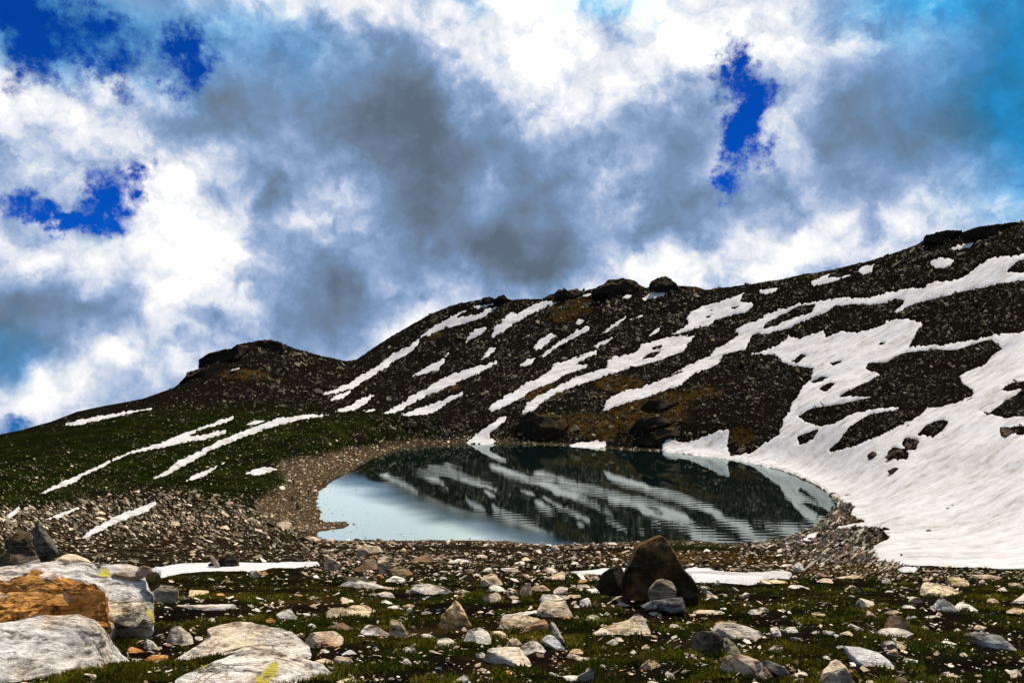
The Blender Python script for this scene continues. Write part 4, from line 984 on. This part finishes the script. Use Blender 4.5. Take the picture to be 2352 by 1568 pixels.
# ---- stones taken one by one from the photograph: sheet, (x0, y0, x1, y1, form, colour) with S lying slab, B block, U upright
STONES = {
    1: '1680 725 1830 790 S l,1610 810 2130 925 S g,2210 890 2350 925 S w,1270 1170 1415 1265 B w,1120 1225 1290 1290 S o,1290 1310 1465 1370 S o,1470 1030 1700 1240 B g,1605 1165 1695 1220 B w,940 1060 1020 1110 B o,1080 1005 1120 1040 B o,1110 1000 1250 1110 B g,0 1060 110 1120 S o,130 1040 235 1105 S o,1560 775 1640 820 B t,1070 1180 1130 1205 S t,1370 1100 1440 1160 B g,1165 1325 1200 1355 B w,1700 1130 1800 1180 S g',
    2: '60 560 175 630 U t,160 565 250 600 S o,700 440 940 570 U l,910 440 1190 590 B b,1010 350 1150 450 U t,1090 350 1330 410 S t,1145 415 1220 460 B o,1210 440 1360 600 U t,1330 475 1550 655 B y,905 610 1205 665 S d,850 655 1285 720 S g,1290 600 1440 670 S w,1205 590 1280 635 B o,1280 695 1420 730 S t,1440 710 1500 785 U t,1500 670 1870 780 S g,1870 715 2050 765 S t,1165 740 1350 800 S g,1225 815 1370 860 S w,785 890 970 985 S t,935 850 1170 980 S l,1300 870 1400 900 S w,1390 855 1550 890 S t,1450 880 1535 950 U w,1610 920 1710 945 S w,340 890 500 1005 S g,95 890 210 925 S w,205 975 320 1030 B o,575 1025 685 1060 S w,790 1000 855 1045 B w,550 930 630 965 S w,630 930 690 970 B w,735 1010 1000 1100 S b,1095 1050 1385 1140 S w,1310 990 1490 1160 U t,1500 1040 1560 1100 U w,1560 1105 1715 1165 S w,1690 1150 1950 1230 S w,1945 1070 2190 1220 B w,2200 1075 2370 1160 S t,1370 1215 1530 1310 B w,1440 1325 1550 1390 S w,2085 1270 2190 1335 B w,1890 1490 2020 1560 B w,635 1330 820 1400 S t,810 1300 1010 1410 B t,715 1250 790 1290 S w,890 1265 1020 1305 S w,1165 1230 1230 1270 B w,590 780 675 820 S w,640 590 700 630 S w,790 590 835 615 B w,470 755 510 780 B w,500 765 550 790 S o,2070 1410 2220 1455 S t,860 1490 1050 1570 S t,1890 775 1960 815 B o,2140 755 2310 850 B t,2150 590 2340 700 B t,2210 690 2340 750 S w,2130 520 2235 575 B w,2060 420 2170 445 S w,1835 445 2010 490 S w,1500 415 1740 490 S b,1390 350 1480 395 B t,1840 470 1910 500 S w,1830 510 1880 530 S w,1925 525 1975 550 B w,1690 575 1750 605 B w,1770 550 1840 575 S w,2060 590 2140 610 S w,985 260 1110 305 B d,900 230 960 260 B r,1435 240 1480 265 B d,1190 270 1235 300 B d,985 140 1035 170 B d,575 258 710 295 S t,1120 1220 1160 1240 S w,1150 950 1190 965 B w',
    3: '350 655 470 800 U l,225 720 330 810 B l,465 685 640 745 S t,575 570 765 645 S l,350 580 460 625 B t,185 530 330 570 S w,660 705 765 775 S w,515 765 810 840 S w,760 755 875 805 S t,865 685 960 720 S w,950 715 1060 765 S w,545 850 850 985 S t,880 800 970 890 S w,990 805 1050 895 U t,205 915 470 960 S w,435 905 520 940 S w,200 955 500 1080 S t,390 1180 605 1290 S g,270 1145 375 1230 B t,20 1210 530 1430 S w,740 1130 810 1170 S w,985 1075 1170 1140 S g,1100 1140 1205 1225 B w,1190 1150 1275 1190 S w,925 955 1045 1010 S w,1085 920 1150 965 B w,725 955 795 995 B o,1085 965 1545 1165 S t,1280 940 1530 1030 S g,1490 915 1580 970 B g,1160 760 1380 840 S t,1230 835 1340 880 B g,1425 1195 1505 1260 B t,1640 1035 1765 1065 S t,1580 1230 1630 1265 B w,1415 1350 1590 1445 B l,1060 1375 1130 1420 B w,920 1410 980 1500 U w,605 1430 690 1500 B w,725 1405 840 1450 S w,740 1465 920 1570 B w,800 1440 1050 1570 U g,775 1290 885 1340 S t,835 1310 975 1370 S t,780 1255 910 1300 S t,1640 1440 1715 1520 S w,1470 1525 1570 1570 S w,1940 1085 2120 1115 S w,2270 1190 2310 1240 B w,1870 830 1920 855 S w,1885 890 2100 950 S t,2060 905 2180 950 S w,1980 730 2060 770 B w,1995 760 2110 815 B t,2110 760 2180 790 S w,1940 700 2030 725 S w,2040 645 2120 690 B g,2295 745 2370 795 B w,1960 870 2000 890 B w,2040 500 2120 550 B d,2015 870 2080 895 S w,2120 880 2180 905 S w,790 415 870 460 B w,1010 385 1080 425 B t,1165 440 1250 470 S w,300 470 385 510 S w,620 335 705 385 U t,355 440 450 475 S t,475 360 540 400 B g,1045 305 1190 335 S w,1290 470 1350 525 U w,800 480 880 510 S w,580 535 680 585 S w,960 590 1050 645 B g,885 630 945 655 S w,820 345 875 380 B t,480 655 530 690 B w,800 680 850 715 B w,290 815 370 845 S w,820 850 880 890 S w',
    4: '380 475 480 550 U w,280 480 390 510 S w,260 525 370 565 S w,120 615 330 655 S t,550 605 720 645 S t,725 575 960 610 S t,340 650 475 695 S w,830 640 965 720 B l,1120 590 1245 655 B w,1490 600 1575 630 S t,1500 645 1830 770 S l,1700 600 1880 680 S l,1845 565 2140 615 S t,1970 610 2020 650 B w,2230 650 2370 690 S t,2120 685 2220 715 S w,1500 760 1810 895 B g,1320 755 1500 815 B t,1785 815 1960 885 S w,1990 760 2150 815 B t,2220 850 2370 910 S t,910 765 1085 865 B t,970 865 1125 960 B l,1170 860 1300 920 B t,1300 830 1430 860 S w,1595 875 1665 930 B t,1345 925 1405 955 B w,1490 915 1660 940 S w,1130 940 1430 1070 B b,825 975 990 1055 B w,1005 1025 1375 1100 S w,1460 1000 1560 1045 B t,790 1055 915 1090 S t,650 1025 750 1100 B w,210 1020 305 1105 B w,320 1020 445 1075 S w,345 1070 510 1135 B w,105 835 200 895 B w,275 815 340 845 S w,0 870 115 915 S w,565 895 680 925 S t,300 895 345 940 B w,260 865 320 885 S w,155 1165 350 1240 B t,735 1170 830 1200 S w,1160 1120 1305 1220 B g,1190 1200 1280 1265 B t,1330 1265 1480 1345 B w,1620 1130 1810 1165 S w,1665 1165 1800 1205 S w,1585 1210 1630 1245 B w,1510 1260 1570 1285 S o,1810 1235 1880 1270 S t,1920 985 2060 1050 B t,1750 1025 1820 1060 B w,2160 1370 2370 1440 B t,2290 1285 2340 1320 B w,395 1395 515 1445 S w,350 1450 490 1510 S g,1000 1450 1085 1510 B w,650 1260 710 1295 S w,690 1240 740 1265 S w,1660 1390 1720 1410 S w,1700 1330 1755 1360 S w,1925 1415 2000 1440 S t,1590 1430 1650 1450 S w,1475 1470 1525 1510 S w',
    8: '1335 335 1425 390 B k,1455 310 1590 375 B k,1455 425 1550 490 B k,1500 400 1550 420 S k,1070 600 1130 630 B k,1175 608 1240 640 S k,950 470 1015 503 S t,1820 700 1870 720 B k,1875 682 1910 700 B k,2005 672 2035 690 B k,1700 825 1755 840 S k,1710 850 1745 865 S k,1535 1005 1555 1035 U k,1415 830 1475 858 B k,2210 175 2350 225 S k,480 310 560 360 B d,190 312 205 328 B r,1080 200 1115 220 B d,1130 700 1215 725 S k,1560 155 1620 180 B k,30 335 90 355 B r,1570 285 1645 325 S k,1820 210 1865 235 S k',
    5: '990 1385 1010 1420 U b,1345 1360 1365 1405 U t,1680 1340 1750 1380 B t,1140 1375 1240 1405 S t,1850 1375 1980 1420 S t,1400 1230 1420 1260 U b,880 1395 910 1440 U b,1550 1210 1575 1245 U w,2100 1480 2190 1510 S t,1270 1335 1300 1385 U t',
    11: '45 1190 75 1310 U k,95 1130 130 1250 U r,185 1165 212 1310 U k,700 370 880 450 B t,340 300 530 360 S w,150 470 330 600 S w,180 820 350 900 B w,1520 780 1612 830 B k,1660 1065 1742 1098 B k,1605 935 1637 975 B k,1420 1195 1480 1235 B k,2100 1370 2140 1400 B k',
}
COLWORD = {'w': 'whitish', 'g': 'grey', 't': 'tan', 'o': 'orange', 'd': 'dark', 'b': 'brown', 'r': 'reddish', 'k': 'black', 'y': 'olive', 'l': 'lichen-spotted'}
FORM = {'S': 'flat stone', 'B': 'blocky stone', 'U': 'upright stone'}
MARKS = [(1515, 1330, 'the tall dark boulder'), (1040, 1420, 'the jagged pyramid stone'), (300, 1430, 'the left corner outcrop'), (590, 1470, 'the two big pale slabs'), (1650, 1480, 'the dark folded rock'),
         (1925, 1530, 'the orange-veined pyramid stone'), (2000, 1500, 'the flat diamond slab'), (600, 1290, 'the left snow bank'), (1760, 1325, 'the right snow bank'), (880, 1310, 'the row of leaning rocks'),
         (1280, 1440, 'the white tongue plate'), (2250, 1450, 'the long overhanging rock'), (2150, 1100, 'the great snowfield'), (2150, 1330, 'the lichen slabs at the right'), (690, 1130, 'the people on the beach'), (780, 1225, 'the shallow left end of the lake'), (1740, 1520, 'the long rusty block')]
made = []
n_st = 0
for sheet, txt in STONES.items():
    for item in txt.split(','):
        f_ = item.split()
        x0, y0, x1, y1 = map(float, f_[:4])
        form, colr = f_[4], f_[5]
        (X0, Y0), (X1, Y1) = px(sheet, x0, y0), px(sheet, x1, y1)
        n_st += 1
        rng = np.random.default_rng(n_st)
        k = rng.integers(4, 8)
        an = np.sort((np.arange(k) + rng.uniform(-.32, .32, k)) / k * 2 * np.pi) + rng.uniform(0, 6.28)
        e = .62 if form == 'S' else .7
        ca, sa = np.cos(an), np.sin(an)
        rr = rng.uniform(.86, 1.0, k)
        px_ = np.sign(ca) * np.abs(ca) ** e * rr
        py_ = np.sign(sa) * np.abs(sa) ** e * rr
        lean = rng.uniform(-.35, .6) if form != 'U' else rng.uniform(-.2, .2)
        px_ = px_ + lean * py_
        px_ = (px_ - px_.min()) / (px_.max() - px_.min()) * 1.12 - .06
        py_ = (py_ - py_.min()) / (py_.max() - py_.min()) * 1.1 - .05
        if form == 'U':     # narrow towards the top
            px_ = .5 + (px_ - .5) * (.35 + .65 * py_) + .12 * rng.normal() * (1 - py_)
        poly = np.stack([X0 + px_ * (X1 - X0), Y0 + py_ * (Y1 - Y0)], 1)
        wpx = X1 - X0
        c0 = np.array(PAL['t' if colr == 'l' else colr]) * rng.uniform(.82, 1.1)
        c0 = np.clip(c0 + rng.normal(0, .012, 3) * c0.mean() * 2, .01, .75)
        mt = {'l': M_lich, 'o': M_rust, 't': M_rust if rng.random() < .3 else M_rock, 'k': M_dark, 'd': M_dark, 'b': M_dark, 'y': M_lich}.get(colr, M_rock)
        tl = {'S': rng.uniform(14, 26), 'B': rng.uniform(32, 50), 'U': rng.uniform(72, 84)}[form]
        th = {'S': rng.uniform(.25, .4), 'B': rng.uniform(.5, .75), 'U': rng.uniform(.35, .6)}[form]
        o = rock_px('stone', poly, tl, rng.uniform(-22, 22), th, tuple(c0), mt, None, lv=(1 if wpx < 5 else 2 if wpx < 24 else 3 if wpx < 75 else 4), seed=200 + n_st, clips={'S': 9, 'B': 15, 'U': 12}[form], rough=.62, sink=.15, boxy=.18, side={'S': .42, 'B': .75, 'U': .5}[form], grow={'S': 1.14, 'B': 1.22, 'U': 1.12}[form])
        cx_, cy_ = .5 * (X0 + X1), .5 * (Y0 + Y1)
        mk_ = min(MARKS, key=lambda m: math.hypot(m[0] - cx_, (m[1] - cy_) * 1.8))
        dx, dy = cx_ - mk_[0], (cy_ - mk_[1]) * 1.8
        side = ('right of' if dx > 0 else 'left of') if abs(dx) > abs(dy) else ('in front of' if dy > 0 else 'behind')
        size = 'tiny' if wpx < 14 else 'small' if wpx < 34 else 'medium' if wpx < 75 else 'large'
        made.append([o, f'{size} {COLWORD[colr]} {FORM[form]}', side, mk_[2], math.hypot(dx, dy)])
ORD = ['', 'second ', 'third ', 'fourth ', 'fifth ', 'sixth ', 'seventh ', 'eighth ', 'ninth ', 'tenth ', 'eleventh ', 'twelfth ']
byk = {}
for m in made:
    byk.setdefault((m[1], m[2], m[3]), []).append(m)
for key, lst in byk.items():
    lst.sort(key=lambda m: m[4])
    for i, m in enumerate(lst):
        rank = '' if len(lst) == 1 else f', {ORD[i]}nearest'
        tag(m[0], f'{m[1]}{rank} {m[2]} {m[3]}' if rank == '' else f'{m[1]}{rank} {m[2]} {m[3]}', 'stone', 'single stones lying on the ground')

# three little cairns on the skyline
for lab, x, y in [('tiny cairn on the skyline left of the low crag', 712, 322), ('tiny cairn on the left flank of the brown knoll', 1562, 165), ('tiny cairn on top of the brown-topped knoll', 1660, 142)]:
    X, Y = px(9, x, y)
    D_ = float(np.interp(X, XC, dr)) * .985
    rock_px('cairn', [(X - 2.2, Y + 3), (X - 1, Y - 2), (X, Y - 5), (X + 1, Y - 2), (X + 2.2, Y + 3)], 85, 0, .9, PAL['k'], M_dark, D_, lv=2, seed=int(x), label=lab, cat='cairn', group='cairns on the skyline')


# ------------------------------------------------------------------ loose stones past counting: the scree, the rubble and the gravel
TEMPL = []
for s_ in range(14):
    rng = np.random.default_rng(900 + s_)
    bm = bmesh.new()
    for _ in range(9):
        v = rng.normal(size=3)
        v /= np.linalg.norm(v)
        bm.verts.new(v * np.array([.5, .36, .25]) * rng.uniform(.75, 1.1))
    r_ = bmesh.ops.convex_hull(bm, input=bm.verts)
    bmesh.ops.delete(bm, geom=[g for g in r_['geom_interior'] if isinstance(g, bmesh.types.BMVert)], context='VERTS')
    bmesh.ops.triangulate(bm, faces=bm.faces)
    bm.verts.index_update()
    TEMPL.append((np.array([v.co[:] for v in bm.verts]), np.array([[v.index for v in f.verts] for f in bm.faces])))
    bm.free()

cellA = np.zeros((NCOL, NROW))          # area of each ground cell on the frame, where it can be seen
dX = np.abs(np.gradient(XP, axis=0))
dY = np.abs(np.gradient(YP, axis=1))
cellA = np.clip(dX * dY, 0, 30) * seen
inframe = (XP > -120) & (XP < 2470) & (YP < 1640)
cellA *= inframe
SDL = sdl.reshape(NCOL, NROW)
TURF = turf_m.reshape(NCOL, NROW)
MOSS = moss_m.reshape(NCOL, NROW)
GRAV = grav_m.reshape(NCOL, NROW)
Qg = np.stack([XP.ravel(), YP.ravel()], 1)


def zone(poly, soft=10):
    return smooth(poly_sd(Qg, poly), -soft, soft).reshape(NCOL, NROW)


def scatter(name, label, dens, n, smin, smed, smax, palette, weights, flat=(.55, 1.0), sig=.5, seed=1, snow_ok=-1.5, cat='stones', tone=1.0):
    rng = np.random.default_rng(seed)
    p = (cellA * dens * (SNOWSD < snow_ok) * (SDL < .3)).ravel()
    if p.sum() <= 0:
        return
    cell = rng.choice(len(p), n, p=p / p.sum())
    c, r = cell // NROW, cell % NROW
    c, r = np.clip(c, 0, NCOL - 2), np.clip(r, 0, NROW - 2)
    a, b = rng.random(n), rng.random(n)

    def bil(G):
        return (G[c, r] * (1 - a) + G[c + 1, r] * a) * (1 - b) + (G[c, r + 1] * (1 - a) + G[c + 1, r + 1] * a) * b
    x, y, z = bil(XG), bil(DG), bil(ZT)
    s_px = np.clip(smed * np.exp(rng.normal(0, sig, n)), smin, smax)
    s = s_px * y / F
    # slope of the ground, so that the stones lie on it
    gz_u = (ZT[c + 1, r] - ZT[c, r]) / np.maximum(XG[c + 1, r] - XG[c, r], 1e-4)
    gz_d = (ZT[c, r + 1] - ZT[c, r]) / np.maximum(DG[c, r + 1] - DG[c, r], 1e-4)
    gz_u, gz_d = np.clip(gz_u, -.7, .7), np.clip(gz_d, -.7, .7)
    V, T_, Cc = [], [], []
    tcol = np.array([PAL[k] for k in palette])[rng.choice(len(palette), n, p=np.array(weights) / sum(weights))] * rng.uniform(.5, 1.15, (n, 1)) * tone
    tk = rng.integers(0, len(TEMPL), n)
    yaw = rng.uniform(0, 6.283, n)
    base = 0
    for k, (tv, tf) in enumerate(TEMPL):
        m = np.nonzero(tk == k)[0]
        if not len(m):
            continue
        v = np.repeat(tv[None], len(m), 0) * s[m, None, None]
        v[:, :, 2] *= rng.uniform(*flat, len(m))[:, None]
        lean = rng.normal(0, .28, (len(m), 2))
        cy, sy = np.cos(yaw[m])[:, None], np.sin(yaw[m])[:, None]
        vx = v[:, :, 0] * cy - v[:, :, 1] * sy
        vy = v[:, :, 0] * sy + v[:, :, 1] * cy
        vz = v[:, :, 2] + vx * (gz_u[m] + lean[:, 0])[:, None] + vy * (gz_d[m] + lean[:, 1])[:, None] + .10 * s[m, None]
        V.append(np.stack([vx + x[m, None], vy + y[m, None], vz + z[m, None]], -1).reshape(-1, 3))
        T_.append((tf[None] + (base + np.arange(len(m)) * len(tv))[:, None, None]).reshape(-1, 3))
        Cc.append(np.repeat(tcol[m], len(tv), 0))
        base += len(m) * len(tv)
    me = mesh_from(name, np.concatenate(V), np.concatenate(T_), M_scree)
    vcol(me, 'tint', np.concatenate(Cc))
    tag(link(name, me), label, cat, kind='stuff')


MT = mountain.reshape(NCOL, NROW)
up = YP < 1180
patch = smooth(fbm(np.stack([XP.ravel() / 45, YP.ravel() / 22], 1), 3, 301), -.5, .45).reshape(NCOL, NROW)
scatter('mountain_scree', 'dark loose scree covering the main mountainside', MT * up * (1 - .75 * MOSS) * (.25 + patch), 24000, 1.8, 4.0, 17, ['k', 'd', 'u', 'y', 'm', 'n'], [5, 5, 4, 2, 2.6, 1.2], sig=.55, seed=1, tone=.62)
scatter('mountain_blocks', 'larger loose blocks on the main mountainside', MT * up * (.1 + patch**2), 1500, 6, 8.5, 24, ['k', 'd', 'u', 'y', 'm', 'n'], [3, 4, 4, 2, 3, 2], (.6, 1.2), .4, 11)
scatter('slope_stones', 'scattered stones on the left grassy slope', (1 - MT) * zone([(-200, 1020), (400, 880), (800, 850), (1010, 960), (1000, 1010), (850, 1040), (740, 1080), (600, 1150), (0, 1250), (-200, 1260)]) * (.35 + .65 * patch) * (1 - .3 * TURF), 8000, 1.5, 3.2, 11, ['d', 'u', 'm', 'n', 't'], [4, 3, 3, 2, 1], (.3, .6), .5, 2)
scatter('slope_rubble', 'pale flat rubble below the left slope', zone([(-200, 1200), (180, 1150), (420, 1120), (560, 1160), (640, 1200), (720, 1240), (900, 1245), (900, 1300), (330, 1300), (-200, 1310)], 12) * (.4 + .6 * patch), 6200, 2.5, 6.8, 30, ['t', 'n', 'm', 'd', 'w', 'u', 'r'], [4, 5, 3, 4, 1.6, 4, .6], (.22, .45), .55, 3)
scatter('beach_gravel', 'brown gravel on the lake beach', GRAV * (YP < 1250) * (DG > 80), 6500, 1.4, 3.6, 16, ['b', 't', 'd', 'o', 'w'], [5, 4, 2, .8, .7], (.3, .6), .5, 4)
scatter('shore_stones', 'small stones between the lake and the foreground turf', zone([(700, 1243), (1300, 1252), (1700, 1255), (1950, 1285), (2352, 1312), (2352, 1330), (700, 1330)], 8), 5600, 2.5, 7.0, 30, ['w', 't', 'b', 'n', 'd', 'r'], [2.4, 4, 3, 3, 2, .7], (.3, .6), .5, 5)
scatter('rubble_spit', 'dark slabby rubble at the right end of the lake', zone([(1690, 1250), (1790, 1240), (1860, 1212), (1900, 1180), (1925, 1145), (1950, 1150), (1940, 1200), (2030, 1215), (2000, 1260), (2080, 1300), (1900, 1295), (1760, 1270)], 6), 2600, 4, 9, 30, ['d', 'k', 'g', 'b', 't'], [4, 3, 2, 3, 1.5], (.3, .6), .5, 6)
scatter('turf_pebbles', 'small pebbles strewn through the foreground turf', smooth(YP, 1305, 1330) * (.15 + .85 * smooth(fbm(np.stack([XP.ravel() / 60, YP.ravel() / 25], 1), 2, 303), -.2, .5).reshape(NCOL, NROW)), 5000, 2.5, 8.2, 36, ['w', 't', 'g', 'n', 'b', 'o'], [3, 5, 2, 3, 2, .8], (.35, .7), .6, 7)
scatter('snow_debris', 'dark stones melted out on the great snowfield', MT * (SNOWSD > 0) * (XP > 1400) * smooth(-SNOWSD, -26, 0) * patch**2, 900, 1.5, 3.2, 11, ['k', 'd', 'b'], [4, 2, 1], (.5, .9), .5, 8, snow_ok=200)

# small stones breaking the surface at the shallow end
rng = np.random.default_rng(77)
cc, rr_ = np.nonzero((SDL > .3) & (SDL < 9) & (XP < 960) & (YP > 1090))
if len(cc):
    pick = rng.choice(len(cc), 150)
    V, T_, Cc, base = [], [], [], 0
    for k in pick:
        tv, tf = TEMPL[rng.integers(0, len(TEMPL))]
        D_ = DG[cc[k], rr_[k]]
        s = np.clip(2.6 * np.exp(rng.normal(0, .45)), 1.5, 8) * D_ / F * (1 if SDL[cc[k], rr_[k]] < 5 else .7)
        V.append(tv * s * np.array([1.2, 1, .8]) + np.array([XG[cc[k], rr_[k]], D_, .02]))
        T_.append(tf + base)
        Cc.append(np.repeat(np.array([PAL[rng.choice(['k', 'd', 'b'])]]), len(tv), 0))
        base += len(tv)
    me = mesh_from('shallows_stones', np.concatenate(V), np.concatenate(T_), M_scree)
    vcol(me, 'tint', np.concatenate(Cc))
    tag(link('shallows_stones', me), 'small dark stones standing in the shallow end of the lake', 'stones', kind='stuff')

# ------------------------------------------------------------------ turf: short grass blades and cushions near the camera
M_grass, N = material('grass_blade')
gt = N.n('ShaderNodeVertexColor', layer_name='tint').outputs[0]
d1 = N.n('ShaderNodeBsdfDiffuse', i_Color=gt)
d2 = N.n('ShaderNodeBsdfTranslucent', i_Color=gt)
N.n('ShaderNodeOutputMaterial', i_Surface=N.n('ShaderNodeMixShader', i_0=.35, i_1=d1.outputs[0], i_2=d2.outputs[0]).outputs[0])
rng = np.random.default_rng(5)
clump = smooth(fbm(np.stack([XG.ravel() / .28, DG.ravel() / .28], 1), 2, 401), -.25, .35).reshape(NCOL, NROW)
p = (cellA * smooth(YP, 1300, 1360) * TURF**1.5 * (.04 + clump**1.5) * (SNOWSD < -1)).ravel()
NB = 120000
cell = rng.choice(len(p), NB, p=p / p.sum())
c, r = np.clip(cell // NROW, 0, NCOL - 2), np.clip(cell % NROW, 0, NROW - 2)
a, b = rng.random(NB), rng.random(NB)
bx, by, bz = [((G[c, r] * (1 - a) + G[c + 1, r] * a) * (1 - b) + (G[c, r + 1] * (1 - a) + G[c + 1, r + 1] * a) * b) for G in (XG, DG, ZT)]
hgt = rng.uniform(.008, .024, NB) * (1 + .04 * by) * (.6 + .8 * clump[c, r])
wid = rng.uniform(.003, .007, NB) * (1 + .10 * by)
yw = rng.uniform(0, 6.283, NB)
ln = rng.normal(0, .5, (NB, 2)) * hgt[:, None]
v0 = np.stack([bx - np.cos(yw) * wid, by - np.sin(yw) * wid, bz - .006], 1)
v1 = np.stack([bx + np.cos(yw) * wid, by + np.sin(yw) * wid, bz - .006], 1)
v2 = np.stack([bx + ln[:, 0], by + ln[:, 1], bz + hgt], 1)
me = mesh_from('grass', np.stack([v0, v1, v2], 1).reshape(-1, 3), np.arange(NB * 3).reshape(-1, 3), M_grass)
hue = smooth(fbm(np.stack([bx / 1.1, by / 1.1], 1), 3, 411) + rng.normal(0, .2, NB), -.4, .5)[:, None]
gc = (1 - hue) * np.array([.030, .062, .004]) + hue * np.array([.26, .225, .014])
gc = gc * rng.uniform(.25, 1.3, (NB, 1)) * (.35 + .8 * smooth(fbm(np.stack([bx / .5, by / .8], 1), 2, 415), -.4, .4))[:, None]
brown = rng.random(NB) < .2
gc[brown] = np.array([.13, .085, .022]) * rng.uniform(.4, 1.1, (brown.sum(), 1))
vcol(me, 'tint', np.repeat(gc, 3, 0))
tag(link('grass', me), 'short mossy grass of the foreground turf', 'grass', kind='stuff')

# ------------------------------------------------------------------ the people on the beach
def cloth_mat(name, colr):
    m, N = material(name)
    pos = N.n('ShaderNodeTexCoord').outputs['Object']
    finish(N, N.mix(1.0, (*colr, 1), N.ramp(N.noise(pos, 9, 4, .6), [(.3, (.6, .6, .6)), (.7, (1.2, 1.2, 1.2))]), 'MULTIPLY'), .85, spec=.1)
    return m


M_skin = cloth_mat('skin', (.32, .19, .12))
M_hair = cloth_mat('hair', (.012, .01, .008))
M_shoe = cloth_mat('shoe_leather', (.02, .016, .013))


def person(X, Y, jacket, trousers, label, pose='stand', face=0, height=1.74):
    g = hit(X, Y)
    sk = {'stand': dict(hip=.92, lk=((-.10, .03, .50), (-.12, -.02, .06)), rk=((.10, .03, .50), (.13, .06, .06)), chest=(0, 0, 1.36), neck=(0, .01, 1.50), head=(0, .03, 1.63), le=((-.24, -.02, 1.12), (-.25, .08, .88)), re=((.24, -.02, 1.12), (.24, .10, .90))),
          'sit': dict(hip=.30, lk=((-.13, .38, .48), (-.14, .44, .06)), rk=((.13, .36, .50), (.13, .46, .06)), chest=(0, .10, .74), neck=(0, .16, .87), head=(0, .21, 1.0), le=((-.26, .20, .56), (-.12, .40, .52)), re=((.26, .20, .56), (.12, .40, .52)))}[pose]
    k = height / 1.74
    bm = bmesh.new()
    lay = bm.verts.layers.skin.verify()

    def v(co, rx, ry=None, root=False):
        q = bm.verts.new(Vector(co) * k)
        q[lay].radius = (rx * k * 1.3, (ry or rx) * k * 1.3)
        q[lay].use_root = root
        return q
    hip = v((0, 0, sk['hip']), .14, .10, True)
    ch = sk['chest']
    waist = v((ch[0] * .5, ch[1] * .5, sk['hip'] * .55 + ch[2] * .45), .13, .095)
    chest = v(ch, .17, .11)
    neck = v(sk['neck'], .055)
    head = v(sk['head'], .085, .10)
    crown = v(Vector(sk['head']) + Vector((0, 0, .10)), .06, .07)
    for a_, b_ in ((hip, waist), (waist, chest), (chest, neck), (neck, head), (head, crown)):
        bm.edges.new((a_, b_))
    for sgn, leg in ((-1, sk['lk']), (1, sk['rk'])):
        th = v((sgn * .095, .0, sk['hip'] - .07), .085)
        kn = v(leg[0], .062)
        an = v(leg[1], .045)
        to = v((leg[1][0], leg[1][1] + .14, .03), .04, .03)
        for a_, b_ in ((hip, th), (th, kn), (kn, an), (an, to)):
            bm.edges.new((a_, b_))
    for sgn, arm in ((-1, sk['le']), (1, sk['re'])):
        sh = v((ch[0] + sgn * .19, ch[1], ch[2] + .06), .065)
        el_ = v(arm[0], .048)
        ha = v(arm[1], .036)
        fi = v(Vector(arm[1]) + Vector((0, .03, -.08)), .028, .016)
        for a_, b_ in ((chest, sh), (sh, el_), (el_, ha), (ha, fi)):
            bm.edges.new((a_, b_))
    me0 = bpy.data.meshes.new('person_cage')
    bm.to_mesh(me0)
    bm.free()
    tmp = bpy.data.objects.new('person_cage', me0)
    COL.objects.link(tmp)
    tmp.modifiers.new('skin', 'SKIN').use_smooth_shade = True
    tmp.modifiers.new('sub', 'SUBSURF').levels = 1
    me = bpy.data.meshes.new_from_object(tmp.evaluated_get(bpy.context.evaluated_depsgraph_get()))
    bpy.data.objects.remove(tmp)
    me.materials.clear()
    for m_ in (jacket, trousers, M_skin, M_hair, M_shoe):
        me.materials.append(m_)
    hz = sk['head'][2] * k
    hands = [Vector(sk['le'][1]) * k, Vector(sk['re'][1]) * k]
    for f in me.polygons:
        c_ = f.center
        if c_.z > hz + .05 or (c_.z > hz - .06 and c_.y < (sk['head'][1] - .02) * k):
            f.material_index = 3
        elif c_.z > sk['neck'][2] * k:
            f.material_index = 2
        elif min((c_ - h_ + Vector((0, -.02, .05))).length for h_ in hands) < .06:
            f.material_index = 2
        elif c_.z < .10 * k:
            f.material_index = 4
        elif c_.z < sk['hip'] * k + (.0 if pose == 'stand' else -.02) or (pose == 'sit' and c_.y > .24 * k and c_.z < .56):
            f.material_index = 1
    o = link('person', me)
    o.location = g
    o.rotation_euler = (0, 0, math.radians(face))
    return tag(o, label, 'person', 'people on the lake beach')


navy, black, red, teal = cloth_mat('navy_cloth', (.014, .016, .03)), cloth_mat('black_cloth', (.012, .012, .012)), cloth_mat('red_cloth', (.42, .07, .025)), cloth_mat('teal_cloth', (.015, .20, .19))
brownc, greyc = cloth_mat('brown_cloth', (.09, .05, .03)), cloth_mat('grey_cloth', (.22, .24, .24))
person(*px(11, 557, 478), black, black, 'person in black standing highest up the beach', face=-60, height=1.85)
person(*px(11, 735, 765), black, navy, 'person in black standing between two others on the gravel', face=-80, height=1.85)
person(*px(11, 995, 812), navy, black, 'person in dark clothes standing nearest the water', face=-70, height=1.8)
person(*px(11, 508, 962), red, brownc, 'person in an orange-red top standing on the beach', face=-30, height=1.75)
person(*px(11, 572, 1008), teal, greyc, 'person in a teal jacket beside the one in orange-red', face=-40, height=1.5)
person(*px(11, 640, 1165), black, navy, 'person in dark clothes crouching low on the beach', pose='sit', face=-60, height=2.0)
